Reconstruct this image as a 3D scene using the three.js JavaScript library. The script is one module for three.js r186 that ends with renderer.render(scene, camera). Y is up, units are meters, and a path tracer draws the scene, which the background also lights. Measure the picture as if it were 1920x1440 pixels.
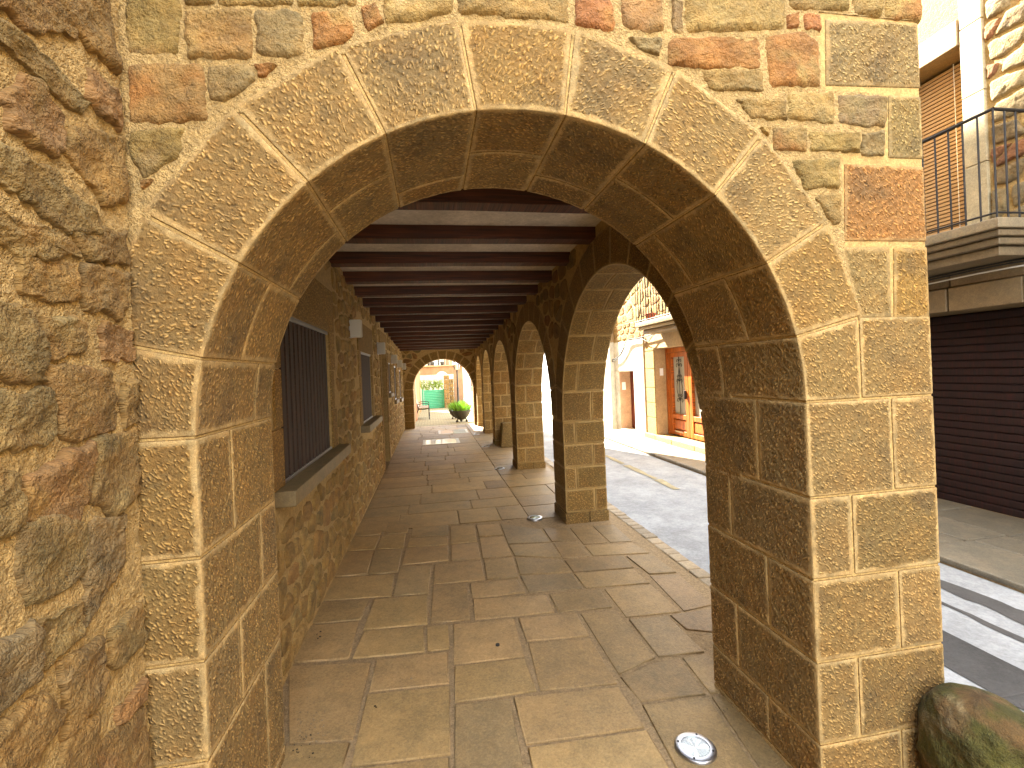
import * as THREE from 'three';
import { ImprovedNoise } from 'three/addons/math/ImprovedNoise.js';
import { mergeGeometries } from 'three/addons/utils/BufferGeometryUtils.js';

// ---------------------------------------------------------------- camera, sky, sun, exposure
const scene = new THREE.Scene();
const PW = 1920, PH = 1440, FPX = 897.25, EYE = 1.65, YAW = 0.1679, ROLL = 0.0408, CY = 695.74;
const camera = new THREE.PerspectiveCamera(2 * Math.atan(PH / 2 / FPX) * 180 / Math.PI, PW / PH, 0.05, 600);
camera.rotation.order = 'YXZ';
camera.rotation.set(0, -YAW, -ROLL);
camera.position.set(0, EYE, 0);
camera.setViewOffset(PW, PH, 0, PH / 2 - CY, PW, PH);
scene.add(camera);

const renderer = new THREE.WebGLRenderer({ antialias: true });
renderer.toneMapping = THREE.LinearToneMapping;
renderer.toneMappingExposure = 13.8;
renderer.shadowMap.enabled = true;

{
  const w = 256, h = 128, d = new Float32Array(w * h * 4);
  for (let j = 0; j < h; j++) {
    const e = Math.sin((j + 0.5) / h * Math.PI - Math.PI / 2);          // row 0 is straight down
    const k = Math.pow(Math.max(e, 0), 0.42);
    const c = e >= 0 ? [1.02 - 0.66 * k, 1.0 - 0.62 * k, 0.97 - 0.54 * k] : [0.26, 0.22, 0.17];
    for (let i = 0; i < w; i++) d.set([c[0], c[1], c[2], 1], (j * w + i) * 4);
  }
  const sky = new THREE.DataTexture(d, w, h, THREE.RGBAFormat, THREE.FloatType);
  sky.mapping = THREE.EquirectangularReflectionMapping;
  sky.magFilter = THREE.LinearFilter; sky.minFilter = THREE.LinearFilter; sky.needsUpdate = true;
  scene.background = sky; scene.environment = sky;
}
const SUN = new THREE.Vector3(-1, 2.69, -2.5).normalize();
const sun = new THREE.DirectionalLight(new THREE.Color(1.0, 0.9, 0.74), 4.8);
sun.position.copy(SUN).multiplyScalar(60).add(new THREE.Vector3(2, 0, -10));
sun.target.position.set(2, 0, -10);
sun.castShadow = true;
Object.assign(sun.shadow.camera, { left: -40, right: 40, top: 40, bottom: -40, near: 1, far: 150 });
sun.shadow.mapSize.set(4096, 4096);
sun.shadow.radius = 1.2;
scene.add(sun, sun.target);

// ---------------------------------------------------------------- helpers
let seedState = 12345;
const rnd = () => { seedState = (seedState * 1664525 + 1013904223) >>> 0; return seedState / 4294967296; };
const reseed = s => { seedState = s >>> 0; rnd(); rnd(); };
const rr = (a, b) => a + (b - a) * rnd();
const pick = a => a[Math.floor(rnd() * a.length)];
const N3 = new ImprovedNoise();
const noise = (x, y, z) => N3.noise(x + 37.1, y + 11.7, z + 71.3);
const fbm = (x, y, z, o = 4) => { let s = 0, a = 0.5; for (let i = 0; i < o; i++) { s += a * noise(x, y, z + i * 9.1); x *= 2.03; y *= 2.03; z *= 1.3; a *= 0.5; } return s; };
const sstep = (a, b, x) => { const t = Math.min(1, Math.max(0, (x - a) / (b - a))); return t * t * (3 - 2 * t); };
const lerp = (a, b, t) => a + (b - a) * t;
const mixc = (a, b, t) => [lerp(a[0], b[0], t), lerp(a[1], b[1], t), lerp(a[2], b[2], t)];
const scl = (c, k) => [c[0] * k, c[1] * k, c[2] * k];

// a pixel of the photograph gives a direction; the distance comes from the plane it lies on
function ray(px, py) {
  const a = px - PW / 2, b = py - CY, cr = Math.cos(ROLL), sr = Math.sin(ROLL), cs = Math.cos(YAW), sn = Math.sin(YAW);
  const X = (cr * a - sr * b) / FPX, Y = -(sr * a + cr * b) / FPX;
  return new THREE.Vector3(cs * X + sn, Y, sn * X - cs);
}
const onAxis = (px, py, ax, v) => { const d = ray(px, py), o = ax === 'y' ? EYE : 0; return d.multiplyScalar((v - o) / d[ax]).add(new THREE.Vector3(0, EYE, 0)); };
const onX = (px, py, v) => onAxis(px, py, 'x', v), onY = (px, py, v = 0) => onAxis(px, py, 'y', v), onZ = (px, py, v) => onAxis(px, py, 'z', v);
const PLAZA_Z = -15.6, PLAZA_SLOPE = 0.031;                              // the square beyond the arcade falls gently away
const plazaY = z => Math.min(0, (z - PLAZA_Z) * PLAZA_SLOPE) - 0.02;
function onPlaza(px, py) {                                              // y = (z - Z0) * s - 0.02
  const d = ray(px, py), t = (-PLAZA_Z * PLAZA_SLOPE - 0.02 - EYE) / (d.y - d.z * PLAZA_SLOPE);
  return d.multiplyScalar(t).add(new THREE.Vector3(0, EYE, 0));
}

const taken = {};
const numbered = n => { const k = taken[n] = (taken[n] ?? -1) + 1; return k ? `${n}_${String(k).padStart(3, '0')}` : n; };
function tag(o, label, category, group, kind) {
  if (label) o.userData.label = label;
  if (category) o.userData.category = category;
  if (group) o.userData.group = group;
  if (kind) o.userData.kind = kind;
  return o;
}
function thing(name, label, category, base = [0, 0, 0], group) {
  const o = new THREE.Group(); o.name = numbered(name); o.position.set(...base); scene.add(o);
  return tag(o, label, category, group);
}
// geometry given in world metres becomes a child of a thing that stands at its base
function worldPart(parent, name, geo, mat, label) {
  const m = new THREE.Mesh(geo, mat); m.name = name; m.castShadow = m.receiveShadow = true;
  let p = parent; const off = new THREE.Vector3();
  while (p && p !== scene) { off.add(p.position); p = p.parent; }
  m.position.copy(off).negate();
  parent.add(m); if (label) m.userData.label = label;
  return m;
}
function part(parent, name, geo, mat, pos, label) {
  const m = new THREE.Mesh(geo, mat); m.name = name; m.castShadow = m.receiveShadow = true;
  if (pos) m.position.set(...pos);
  parent.add(m); if (label) m.userData.label = label;
  return m;
}
function structure(name, geo, mat, label, category) {
  const m = new THREE.Mesh(geo, mat); m.name = numbered(name); m.castShadow = m.receiveShadow = true; scene.add(m);
  return tag(m, label, category, null, 'structure');
}

// ---------------------------------------------------------------- textures (tileable noise)
function lattice(n, seed) { const a = new Float32Array(n * n); let s = seed >>> 0; for (let i = 0; i < n * n; i++) { s = (s * 1664525 + 1013904223) >>> 0; a[i] = s / 4294967296; } return a; }
function tnoise(size, cells, seed, cellsY = cells) {                     // periodic value noise, 0..1
  const L = lattice(Math.max(cells, cellsY), seed), n = Math.max(cells, cellsY), out = new Float32Array(size * size);
  for (let y = 0; y < size; y++) {
    const fy = y / size * cellsY, y0 = Math.floor(fy), ty = fy - y0, wy = ty * ty * (3 - 2 * ty), ya = (y0 % cellsY) * n, yb = ((y0 + 1) % cellsY) * n;
    for (let x = 0; x < size; x++) {
      const fx = x / size * cells, x0 = Math.floor(fx), tx = fx - x0, wx = tx * tx * (3 - 2 * tx), xa = x0 % cells, xb = (x0 + 1) % cells;
      out[y * size + x] = lerp(lerp(L[ya + xa], L[ya + xb], wx), lerp(L[yb + xa], L[yb + xb], wx), wy);
    }
  }
  return out;
}
function layered(size, list) {                                           // [[cells, weight, seed, cellsY]]
  const o = new Float32Array(size * size); let t = 0;
  for (const [c, w, s, cy] of list) { const n = tnoise(size, c, s, cy); t += w; for (let i = 0; i < o.length; i++) o[i] += n[i] * w; }
  for (let i = 0; i < o.length; i++) o[i] /= t;
  return o;
}
function texture(size, fn, srgb, tile) {
  const d = new Uint8Array(size * size * 4);
  for (let i = 0; i < size * size; i++) { const c = fn(i); d[i * 4] = 255 * Math.min(1, Math.max(0, c[0])); d[i * 4 + 1] = 255 * Math.min(1, Math.max(0, c[1])); d[i * 4 + 2] = 255 * Math.min(1, Math.max(0, c[2])); d[i * 4 + 3] = 255; }
  const t = new THREE.DataTexture(d, size, size);
  t.wrapS = t.wrapT = THREE.RepeatWrapping; t.magFilter = THREE.LinearFilter; t.minFilter = THREE.LinearMipmapLinearFilter; t.generateMipmaps = true;
  if (srgb) t.colorSpace = THREE.SRGBColorSpace;
  t.repeat.set(1 / tile, 1 / tile); t.needsUpdate = true;
  return t;
}
const g3 = v => [v, v, v];
const contrast = (v, k) => 0.5 + (v - 0.5) * k;
const nA = layered(1024, [[7, 1, 1], [17, 1, 2], [43, 0.8, 3], [97, 0.7, 4], [211, 0.7, 5], [420, 0.6, 6]]);
const nB = layered(1024, [[5, 1, 11], [13, 1, 12], [31, 0.8, 13], [80, 0.5, 14]]);
const nF = layered(1024, [[128, 1, 21], [256, 1, 22], [512, 0.9, 23]]);
const nR = layered(1024, [[24, 1, 31], [60, 1, 32], [130, 0.8, 33], [300, 0.6, 34]]);
const T = {};
// neutral grain that multiplies the stone's own colour
T.grain = texture(1024, i => { const a = contrast(nA[i], 2.2), b = contrast(nB[i], 1.6), f = contrast(nF[i], 1.5); const v = 0.60 + 0.26 * a + 0.12 * f; return [v + 0.05 * (b - 0.5), v, v - 0.07 * (b - 0.5)]; }, true, 0.62);
T.grainBump = texture(1024, i => g3(0.5 * nR[i] + 0.5 * nF[i]), false, 0.5);
T.roughBump = texture(1024, i => g3(contrast(0.7 * nR[i] + 0.3 * nF[i], 1.8)), false, 0.7);
T.mortar = texture(1024, i => { const v = 0.66 + 0.22 * contrast(nR[i], 1.8) + 0.14 * contrast(nF[i], 1.6); return [v, v * 0.985, v * 0.95]; }, true, 0.5);
// pointed-chisel marks: rows of short slanted dashes
{
  const size = 1024, h = new Float32Array(size * size).fill(0.3);
  reseed(77);
  for (let gy = 0; gy < 64; gy++) for (let gx = 0; gx < 40; gx++) {
    if (rnd() < 0.12) continue;
    const x = (gx + (gy % 2) * 0.5 + rr(-0.5, 0.5)) * 25.6, y = (gy + rr(-0.5, 0.5)) * 16, L = rr(10, 32), w = rr(3.5, 8), a = rr(-0.45, 0.45), amp = rr(0.12, 0.62), ca = Math.cos(a), sa = Math.sin(a);
    for (let s = -L / 2; s <= L / 2; s += 0.8) for (let q = -w; q <= w; q += 0.8) {
      const X = ((Math.round(x + ca * s - sa * q) % size) + size) % size, Y = ((Math.round(y + sa * s + ca * q) % size) + size) % size;
      const f = Math.pow(1 - Math.abs(q) / w, 0.8) * (1 - Math.pow(Math.abs(2 * s / L), 2.5));
      h[Y * size + X] = Math.max(h[Y * size + X], 0.3 + amp * f);
    }
  }
  for (let k = 0; k < 800; k++) {                                       // deeper pits where the point bit in
    const x = rnd() * size, y = rnd() * size, r = rr(3, 8), d = rr(0.06, 0.18);
    for (let q = -r; q <= r; q++) for (let p = -r * 1.5; p <= r * 1.5; p++) { const f = 1 - (q * q + p * p / 2.2) / (r * r); if (f <= 0) continue; const X = ((Math.round(x + p) % size) + size) % size, Y = ((Math.round(y + q) % size) + size) % size; h[Y * size + X] = Math.max(0.02, h[Y * size + X] - d * f); }
  }
  T.tool = texture(size, i => g3(0.82 * h[i] + 0.18 * nF[i]), false, 0.72);
  T.toolMap = texture(size, i => { const b = contrast(nB[i], 1.4); const v = 0.405 + 0.09 * contrast(nA[i], 1.8) + 0.82 * (h[i] - 0.3) + 0.12 * contrast(nF[i], 1.5); return [v + 0.12 + 0.05 * (b - 0.5), v + 0.11, v + 0.08 - 0.07 * (b - 0.5)]; }, true, 0.72);
}
T.concrete = texture(1024, i => { const v = 0.70 + 0.16 * contrast(nB[i], 1.8) + 0.14 * contrast(nF[i], 1.4) + 0.08 * contrast(nA[i], 2); return [v, v, v * 0.99]; }, true, 2.6);
T.slab = texture(1024, i => { const a = contrast(nB[i], 2.2), f = contrast(nF[i], 1.8), c = contrast(nA[i], 2.2); const v = 0.66 + 0.09 * a + 0.14 * f + 0.10 * c; return [v + 0.02 * (a - 0.5), v, v - 0.02 * (a - 0.5)]; }, true, 1.35);
T.fineBump = texture(1024, i => g3(0.4 * nA[i] + 0.6 * nF[i]), false, 0.8);
{
  const wn = layered(1024, [[2, 0.6, 41, 40], [4, 1, 42, 90], [6, 1, 43, 200], [9, 0.6, 44, 420]]);
  T.wood = texture(1024, i => { const v = 0.45 + 0.6 * contrast(wn[i], 1.7); return [v, v * 0.93, v * 0.86]; }, true, 1.1);
  T.woodBump = texture(1024, i => g3(wn[i]), false, 1.1);
}
{                                                                        // small clay pavers of the square, too far to tell apart
  T.paver = texture(1024, i => {
    const x = i % 1024, y = (i / 1024) | 0, row = (y / 64) | 0, xx = (x + (row % 2) * 64) % 1024, cx = xx % 128, cy = y % 64;
    const j = cx < 8 || cy < 8 ? 0.62 : 1, id = ((xx / 128 | 0) * 7 + row * 13) % 11 / 11;
    const v = (0.70 + 0.2 * id + 0.1 * contrast(nF[i], 1.5)) * j; return [v, v * 0.97, v * 0.86];
  }, true, 1.6);
}
const std = (o) => new THREE.MeshStandardMaterial({ roughness: 0.95, metalness: 0, ...o });
const rgb = (r, g, b) => new THREE.Color().setRGB(r, g, b);
const M = {
  stone: std({ color: rgb(1.08, 0.98, 0.70), vertexColors: true, map: T.grain, bumpMap: T.roughBump, bumpScale: 0.012 }),
  near: std({ color: rgb(1.0, 0.93, 0.68), vertexColors: true, map: T.grain, bumpMap: T.roughBump, bumpScale: 0.010 }),
  hewn: std({ color: rgb(1.36, 1.22, 0.88), vertexColors: true, map: T.toolMap, bumpMap: T.tool, bumpScale: 0.017 }),
  tooled: std({ color: rgb(1.36, 1.2, 0.80), vertexColors: true, map: T.toolMap, bumpMap: T.tool, bumpScale: 0.02 }),
  mortar: std({ color: rgb(0.62, 0.44, 0.185), map: T.mortar, bumpMap: T.roughBump, bumpScale: 0.012 }),
  joint: std({ color: rgb(0.66, 0.46, 0.18), map: T.mortar, bumpMap: T.grainBump, bumpScale: 0.004 }),
  slab: std({ color: rgb(1.06, 0.95, 0.68), vertexColors: true, map: T.slab, bumpMap: T.fineBump, bumpScale: 0.005, roughness: 0.62 }),
  bed: std({ color: rgb(0.40, 0.29, 0.16), map: T.mortar, bumpMap: T.roughBump, bumpScale: 0.006 }),
  concrete: std({ color: rgb(0.42, 0.435, 0.445), map: T.concrete, bumpMap: T.fineBump, bumpScale: 0.004 }),
  asphalt: std({ color: rgb(0.085, 0.082, 0.078), map: T.concrete, bumpMap: T.roughBump, bumpScale: 0.006 }),
  wet: std({ color: rgb(0.10, 0.095, 0.09), map: T.concrete, roughness: 0.75 }),
  paver: std({ color: rgb(0.34, 0.30, 0.19), map: T.paver }),
  ceiling: std({ color: rgb(0.80, 0.72, 0.62), map: T.concrete, bumpMap: T.fineBump, bumpScale: 0.002 }),
  beam: std({ color: rgb(0.135, 0.042, 0.014), map: T.wood, bumpMap: T.woodBump, bumpScale: 0.004, roughness: 0.6 }),
  darkWood: std({ color: rgb(0.05, 0.026, 0.016), map: T.wood, bumpMap: T.woodBump, bumpScale: 0.002, roughness: 0.7 }),
  bars: std({ color: rgb(0.055, 0.027, 0.016), map: T.wood, bumpMap: T.woodBump, bumpScale: 0.001, roughness: 0.8, metalness: 0.0 }),
  doorOrange: std({ color: rgb(0.68, 0.19, 0.012), map: T.wood, bumpMap: T.woodBump, bumpScale: 0.002, roughness: 0.45 }),
  doorRed: std({ color: rgb(0.20, 0.03, 0.018), map: T.wood, bumpMap: T.woodBump, bumpScale: 0.002, roughness: 0.5 }),
  shutter: std({ color: rgb(0.03, 0.004, 0.0025), map: T.wood, bumpMap: T.woodBump, bumpScale: 0.001, roughness: 0.85 }),
  blind: std({ color: rgb(0.52, 0.34, 0.17), roughness: 0.6 }),
  iron: std({ color: rgb(0.012, 0.011, 0.011), roughness: 0.6 }),
  steel: std({ color: rgb(0.40, 0.41, 0.43), roughness: 0.34, metalness: 1 }),
  lampWhite: std({ color: rgb(0.50, 0.47, 0.39), roughness: 0.55 }),
  plasterWhite: std({ color: rgb(0.74, 0.69, 0.58), map: T.concrete, bumpMap: T.fineBump, bumpScale: 0.004 }),
  plasterPink: std({ color: rgb(0.60, 0.36, 0.22), map: T.concrete, bumpMap: T.fineBump, bumpScale: 0.003 }),
  plasterTan: std({ color: rgb(0.52, 0.36, 0.19), map: T.concrete, bumpMap: T.roughBump, bumpScale: 0.006 }),
  white: std({ color: rgb(0.78, 0.78, 0.76), roughness: 0.6 }),
  glass: new THREE.MeshPhysicalMaterial({ color: rgb(0.9, 0.95, 0.95), roughness: 0.03, transmission: 1, thickness: 0, ior: 1.5 }),
  darkGlass: std({ color: rgb(0.012, 0.013, 0.015), roughness: 0.3 }),
  greyGlass: std({ color: rgb(0.36, 0.36, 0.33), roughness: 0.12 }),
  terracotta: std({ color: rgb(0.42, 0.10, 0.045), map: T.concrete }),
  cable: std({ color: rgb(0.02, 0.02, 0.02), roughness: 0.7 }),
  cableLight: std({ color: rgb(0.55, 0.53, 0.48), roughness: 0.7 }),
  salmon: std({ color: rgb(0.34, 0.20, 0.105), map: T.concrete }),
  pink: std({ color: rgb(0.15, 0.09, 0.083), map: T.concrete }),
  ochre: std({ vertexColors: true, map: T.grain, bumpMap: T.roughBump, bumpScale: 0.02 }),
  greenMetal: std({ color: rgb(0.05, 0.36, 0.20), roughness: 0.5 }),
  castIron: std({ color: rgb(0.05, 0.045, 0.038), roughness: 0.6, map: T.concrete }),
  lampBlue: std({ color: rgb(0.07, 0.08, 0.20), roughness: 0.5 }),
  yellowPaint: std({ color: rgb(0.46, 0.40, 0.24), map: T.concrete }),
  benchWood: std({ color: rgb(0.42, 0.32, 0.20), map: T.wood, roughness: 0.6 }),
  leaf: new THREE.MeshPhysicalMaterial({ color: rgb(0.16, 0.36, 0.02), roughness: 0.8, transmission: 0.4, thickness: 0, side: THREE.DoubleSide, vertexColors: true }),
  darkLeaf: std({ color: rgb(0.045, 0.085, 0.03), side: THREE.DoubleSide, vertexColors: true }),
};

M.draft = std({ color: rgb(0.96, 0.86, 0.62), vertexColors: true, map: T.grain, bumpMap: T.grainBump, bumpScale: 0.005 });
M.hewnSet = [M.hewn, M.draft]; M.tooledSet = [M.tooled, M.draft];
// ---------------------------------------------------------------- geometry builders
function geom(pos, uv, idx, col) {
  const g = new THREE.BufferGeometry();
  g.setAttribute('position', new THREE.Float32BufferAttribute(pos, 3));
  g.setAttribute('uv', new THREE.Float32BufferAttribute(uv, 2));
  if (col) g.setAttribute('color', new THREE.Float32BufferAttribute(col, 3));
  g.setIndex(idx); g.computeVertexNormals();
  return g;
}
// A box of lu x lv x lw metres with chamfered edges, each face its own grid; map() carries it to its place (straight or round an arch).
// fine: { face: step } faces that get a dense grid and the displacement disp(s, t, Ls, Lt) -> [height, colour]
function block(lu, lv, lw, o = {}) {
  const L = [lu, lv, lw], c = Math.min(o.c ?? 0.005, lu / 3, lv / 3, lw / 3), map = o.map ?? ((u, v, w) => [u, v, w]);
  const base = o.col, pos = [], uv = [], idx = [], idx2 = [], fade = [], col = base ? [] : null, uo = o.uv ?? [0, 0], ur = o.turn ?? 0, uc = Math.cos(ur), us = Math.sin(ur);
  const p0 = new THREE.Vector3(...map(lu / 2, lv / 2, lw / 2)), e = 0.001;
  const du = new THREE.Vector3(...map(lu / 2 + e, lv / 2, lw / 2)).sub(p0), dv = new THREE.Vector3(...map(lu / 2, lv / 2 + e, lw / 2)).sub(p0), dw = new THREE.Vector3(...map(lu / 2, lv / 2, lw / 2 + e)).sub(p0);
  const flip = du.cross(dv).dot(dw) < 0;
  const faces = o.faces ?? ['+u', '-u', '+v', '-v', '+w', '-w'];
  for (const f of faces) {
    const a = 'uvw'.indexOf(f[1]), s = f[0] === '+' ? 1 : -1, b = (a + 1) % 3, d = (a + 2) % 3, fine = o.fine?.[f];
    const axis = k => {
      const n = fine ? Math.max(2, Math.round((L[k] - 2 * c) / fine)) : (o.n?.[k] ?? 1), r = [c / 2], mg = !fine && o.margin && L[k] > 4 * o.margin ? o.margin : 0;
      if (mg) { r.push(c); for (let i = 0; i <= n; i++) r.push(mg + (L[k] - 2 * mg) * i / n); r.push(L[k] - c); }
      else for (let i = 0; i <= n; i++) r.push(c + (L[k] - 2 * c) * i / n);
      r.push(L[k] - c / 2); return r;
    };
    const B = axis(b), D = axis(d), at = pos.length / 3, nb = B.length, nd = D.length;
    for (let j = 0; j < nd; j++) for (let i = 0; i < nb; i++) {
      const p = [0, 0, 0]; p[b] = B[i]; p[d] = D[j];
      const rim = i === 0 || j === 0 || i === nb - 1 || j === nd - 1;
      let h = 0, cc = base, fd = 1;
      if (fine && !rim) { const q = o.disp(B[i], D[j], L[b], L[d], a); h = q[0]; cc = q[1] ?? base; fd = q[2] ?? 1; }
      else if (fine && rim && o.disp) { const q = o.disp(B[i], D[j], L[b], L[d], a); cc = q[1] ?? base; fd = 0; }
      else if (!fine && o.margin) { const e = Math.min(B[i], D[j], L[b] - B[i], L[d] - D[j]); if (e < o.margin * 0.9) { fd = 0; cc = o.light ?? mixc(base, [0.74, 0.56, 0.3], 0.85); } }
      p[a] = (s > 0 ? L[a] : 0) - (rim ? s * c / 2 : 0) + s * h;
      pos.push(...map(p[0], p[1], p[2])); uv.push(uc * B[i] - us * D[j] + uo[0], us * B[i] + uc * D[j] + uo[1]);
      if (col) col.push(...cc); fade.push(fd);
    }
    for (let j = 0; j < nd - 1; j++) for (let i = 0; i < nb - 1; i++) {
      const q = at + j * nb + i, w = (s > 0) !== flip, I = (o.disp || o.margin) && fade[q] + fade[q + 1] + fade[q + nb] + fade[q + nb + 1] < (fine ? 2.2 : 3.5) ? idx2 : idx;
      if (w) I.push(q, q + 1, q + nb + 1, q, q + nb + 1, q + nb); else I.push(q, q + nb + 1, q + 1, q, q + nb, q + nb + 1);
    }
  }
  if (!(o.disp || o.margin)) return geom(pos, uv, idx, col);
  const g = geom(pos, uv, idx.concat(idx2), col); g.addGroup(0, idx.length, 0); g.addGroup(idx.length, idx2.length, 1);   // tooled field, drafted margin
  return g;
}
const boxAt = (x0, x1, y0, y1, z0, z1, o = {}) => block(x1 - x0, y1 - y0, z1 - z0, { ...o, map: (u, v, w) => [x0 + u, y0 + v, z0 + w], uv: o.uv ?? [rnd() * 3, rnd() * 3] });
// block between angles a0..a1 of an arch; frame(r cos, r sin, depth) -> xyz
function voussoir(a0, a1, r0, rOut, d0, d1, frame, o = {}) {
  const rm = r0, lu = Math.abs(a1 - a0) * rm, lv = 0.28, lw = d1 - d0;
  return block(lu, lv, lw, { n: [6, 1, 1], ...o, uv: o.uv ?? [rnd() * 3, rnd() * 3], map: (u, v, w) => { const th = a0 + (a1 - a0) * u / lu, r = v <= 0.0 ? r0 + v : r0 + (rOut(th) - r0) * v / lv; return frame(r * Math.cos(th), r * Math.sin(th), d0 + w); } });
}
// chisel-dressed face: strokes inside a smoother drafted margin along the joints
function dressed(base, o = {}) {
  const ang = o.angle ?? rr(0.5, 1.1), amp = o.amp ?? 0.0035, mg = o.margin ?? 0.019, s0 = rnd() * 50, light = o.light ?? [0.76, 0.585, 0.33], ca = Math.cos(ang), sa = Math.sin(ang), second = o.second ?? mixc(scl(base, 0.68), [0.28, 0.21, 0.13], 0.35), bl = o.lightMix ?? rr(0.62, 0.88), mv = rr(0.7, 1.25);
  return (s, t, Ls, Lt) => {
    const edge = Math.min(s, t, Ls - s, Lt - t) + 0.009 * noise(s * 22, t * 22, s0) + 0.006 * noise(s * 70, t * 70, s0), f = sstep(mg * 0.4 * mv, mg * 1.2 * mv, edge);
    const x = ca * s + sa * t, y = -sa * s + ca * t;
    const st = noise(x / 0.022 + 0.6 * noise(s * 30, t * 30, s0), y / 0.010, s0), g = noise(x / 0.012, y / 0.012, s0 + 9), big = fbm(s * 5, t * 5, s0, 3);
    const h = f * (0.0012 + amp * (st * 1.25 + 0.5 * g) + 0.004 * big) - (1 - f) * 0.0015 * noise(s * 60, t * 60, s0);
    let c = mixc(base, second, sstep(0.0, 0.5, big + 0.2 * noise(s * 9, t * 9, s0 + 3) + 0.12 * noise(s * 40, t * 40, s0)));
    c = mixc(c, light, bl * (1 - f));
    return [h, c, f];
  };
}
// a rough stone in a wall: poly in plane coordinates (metres), place(a, b, h) -> xyz
function roughStone(poly, place, o = {}) {
  const n = o.n ?? 22, prof = o.prof ?? [[0, -0.9], [0.07, 0.35], [0.16, 0.8], [0.34, 1], [0.62, 1], [0.85, 1.0]], H = o.h ?? 0.014, rough = o.rough ?? 0.006, s0 = o.seed ?? rnd() * 99;
  let ca = 0, cb = 0, area = 0;
  for (let i = 0; i < poly.length; i++) { const p = poly[i], q = poly[(i + 1) % poly.length], k = p[0] * q[1] - q[0] * p[1]; area += k; ca += (p[0] + q[0]) * k; cb += (p[1] + q[1]) * k; }
  ca /= 3 * area; cb /= 3 * area;
  if (area < 0) poly = poly.slice().reverse();
  const seg = poly.map((p, i) => { const q = poly[(i + 1) % poly.length]; return Math.hypot(q[0] - p[0], q[1] - p[1]); }), per = seg.reduce((x, y) => x + y, 0);
  let ring = [];
  for (let k = 0; k < n; k++) {
    let d = (k + 0.5) / n * per, i = 0; while (d > seg[i]) { d -= seg[i]; i = (i + 1) % seg.length; }
    const p = poly[i], q = poly[(i + 1) % poly.length], t = d / seg[i]; ring.push([lerp(p[0], q[0], t), lerp(p[1], q[1], t)]);
  }
  const sm = o.round ?? 0.35;
  ring = ring.map((p, i) => { const a = ring[(i + n - 1) % n], b = ring[(i + 1) % n]; return [lerp(p[0], (a[0] + b[0]) / 2, sm), lerp(p[1], (a[1] + b[1]) / 2, sm)]; });
  const jit = o.jitter ?? 0.008;
  ring = ring.map(p => [p[0] + jit * 1.6 * noise(p[0] * 26, p[1] * 26, s0), p[1] + jit * 1.6 * noise(p[0] * 26, p[1] * 26, s0 + 7)]);
  const pos = [], uv = [], idx = [], col = [], base = o.col, alt = o.alt ?? scl(base, 0.7), tilt = [rr(-1, 1) * (o.tilt ?? 0.05), rr(-1, 1) * (o.tilt ?? 0.05)];
  const uo = [rnd() * 3, rnd() * 3], fq = o.freq ?? 14, put = (a, b, t, hp) => {
    const inner = sstep(0.02, 0.2, t), ridge = 1 - 2 * Math.abs(fbm(a * fq, b * fq * 1.4, s0 + 3, 3)), nn = fbm(a * fq * 0.6, b * fq * 0.6, s0, 4);
    const q5 = nn * 7, tr = (Math.floor(q5) + sstep(0.3, 0.7, q5 - Math.floor(q5))) / 7;
    const h = H * hp + inner * (rough * (2.2 * lerp(nn, tr, o.cleft ?? 0.5) + 0.5 * (ridge - 0.6)) + tilt[0] * (a - ca) + tilt[1] * (b - cb)) + 0.004 * noise(a * 60, b * 60, s0);
    pos.push(...place(a, b, h)); uv.push(a + uo[0], b + uo[1]);
    col.push(...mixc(base, alt, sstep(-0.05, 0.35, fbm(a * 9, b * 9, s0 + 21, 3) + 0.1 * nn)));
  };
  for (const [t, hp] of prof) for (const p of ring) put(lerp(p[0], ca, t), lerp(p[1], cb, t), t, hp);
  put(ca, cb, 1, 1);
  const R = prof.length, c0 = R * n;
  const A = new THREE.Vector3(...place(ca, cb, 0)), U = new THREE.Vector3(...place(ca + 1e-3, cb, 0)).sub(A), V = new THREE.Vector3(...place(ca, cb + 1e-3, 0)).sub(A), W = new THREE.Vector3(...place(ca, cb, 1e-3)).sub(A);
  const fl = U.cross(V).dot(W) < 0, tri = (x, y, z) => fl ? idx.push(x, z, y) : idx.push(x, y, z);
  for (let r = 0; r < R - 1; r++) for (let k = 0; k < n; k++) { const a = r * n + k, b = r * n + (k + 1) % n; tri(a, b, b + n); tri(a, b + n, a + n); }
  for (let k = 0; k < n; k++) tri((R - 1) * n + k, (R - 1) * n + (k + 1) % n, c0);
  return geom(pos, uv, idx, col);
}
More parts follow.
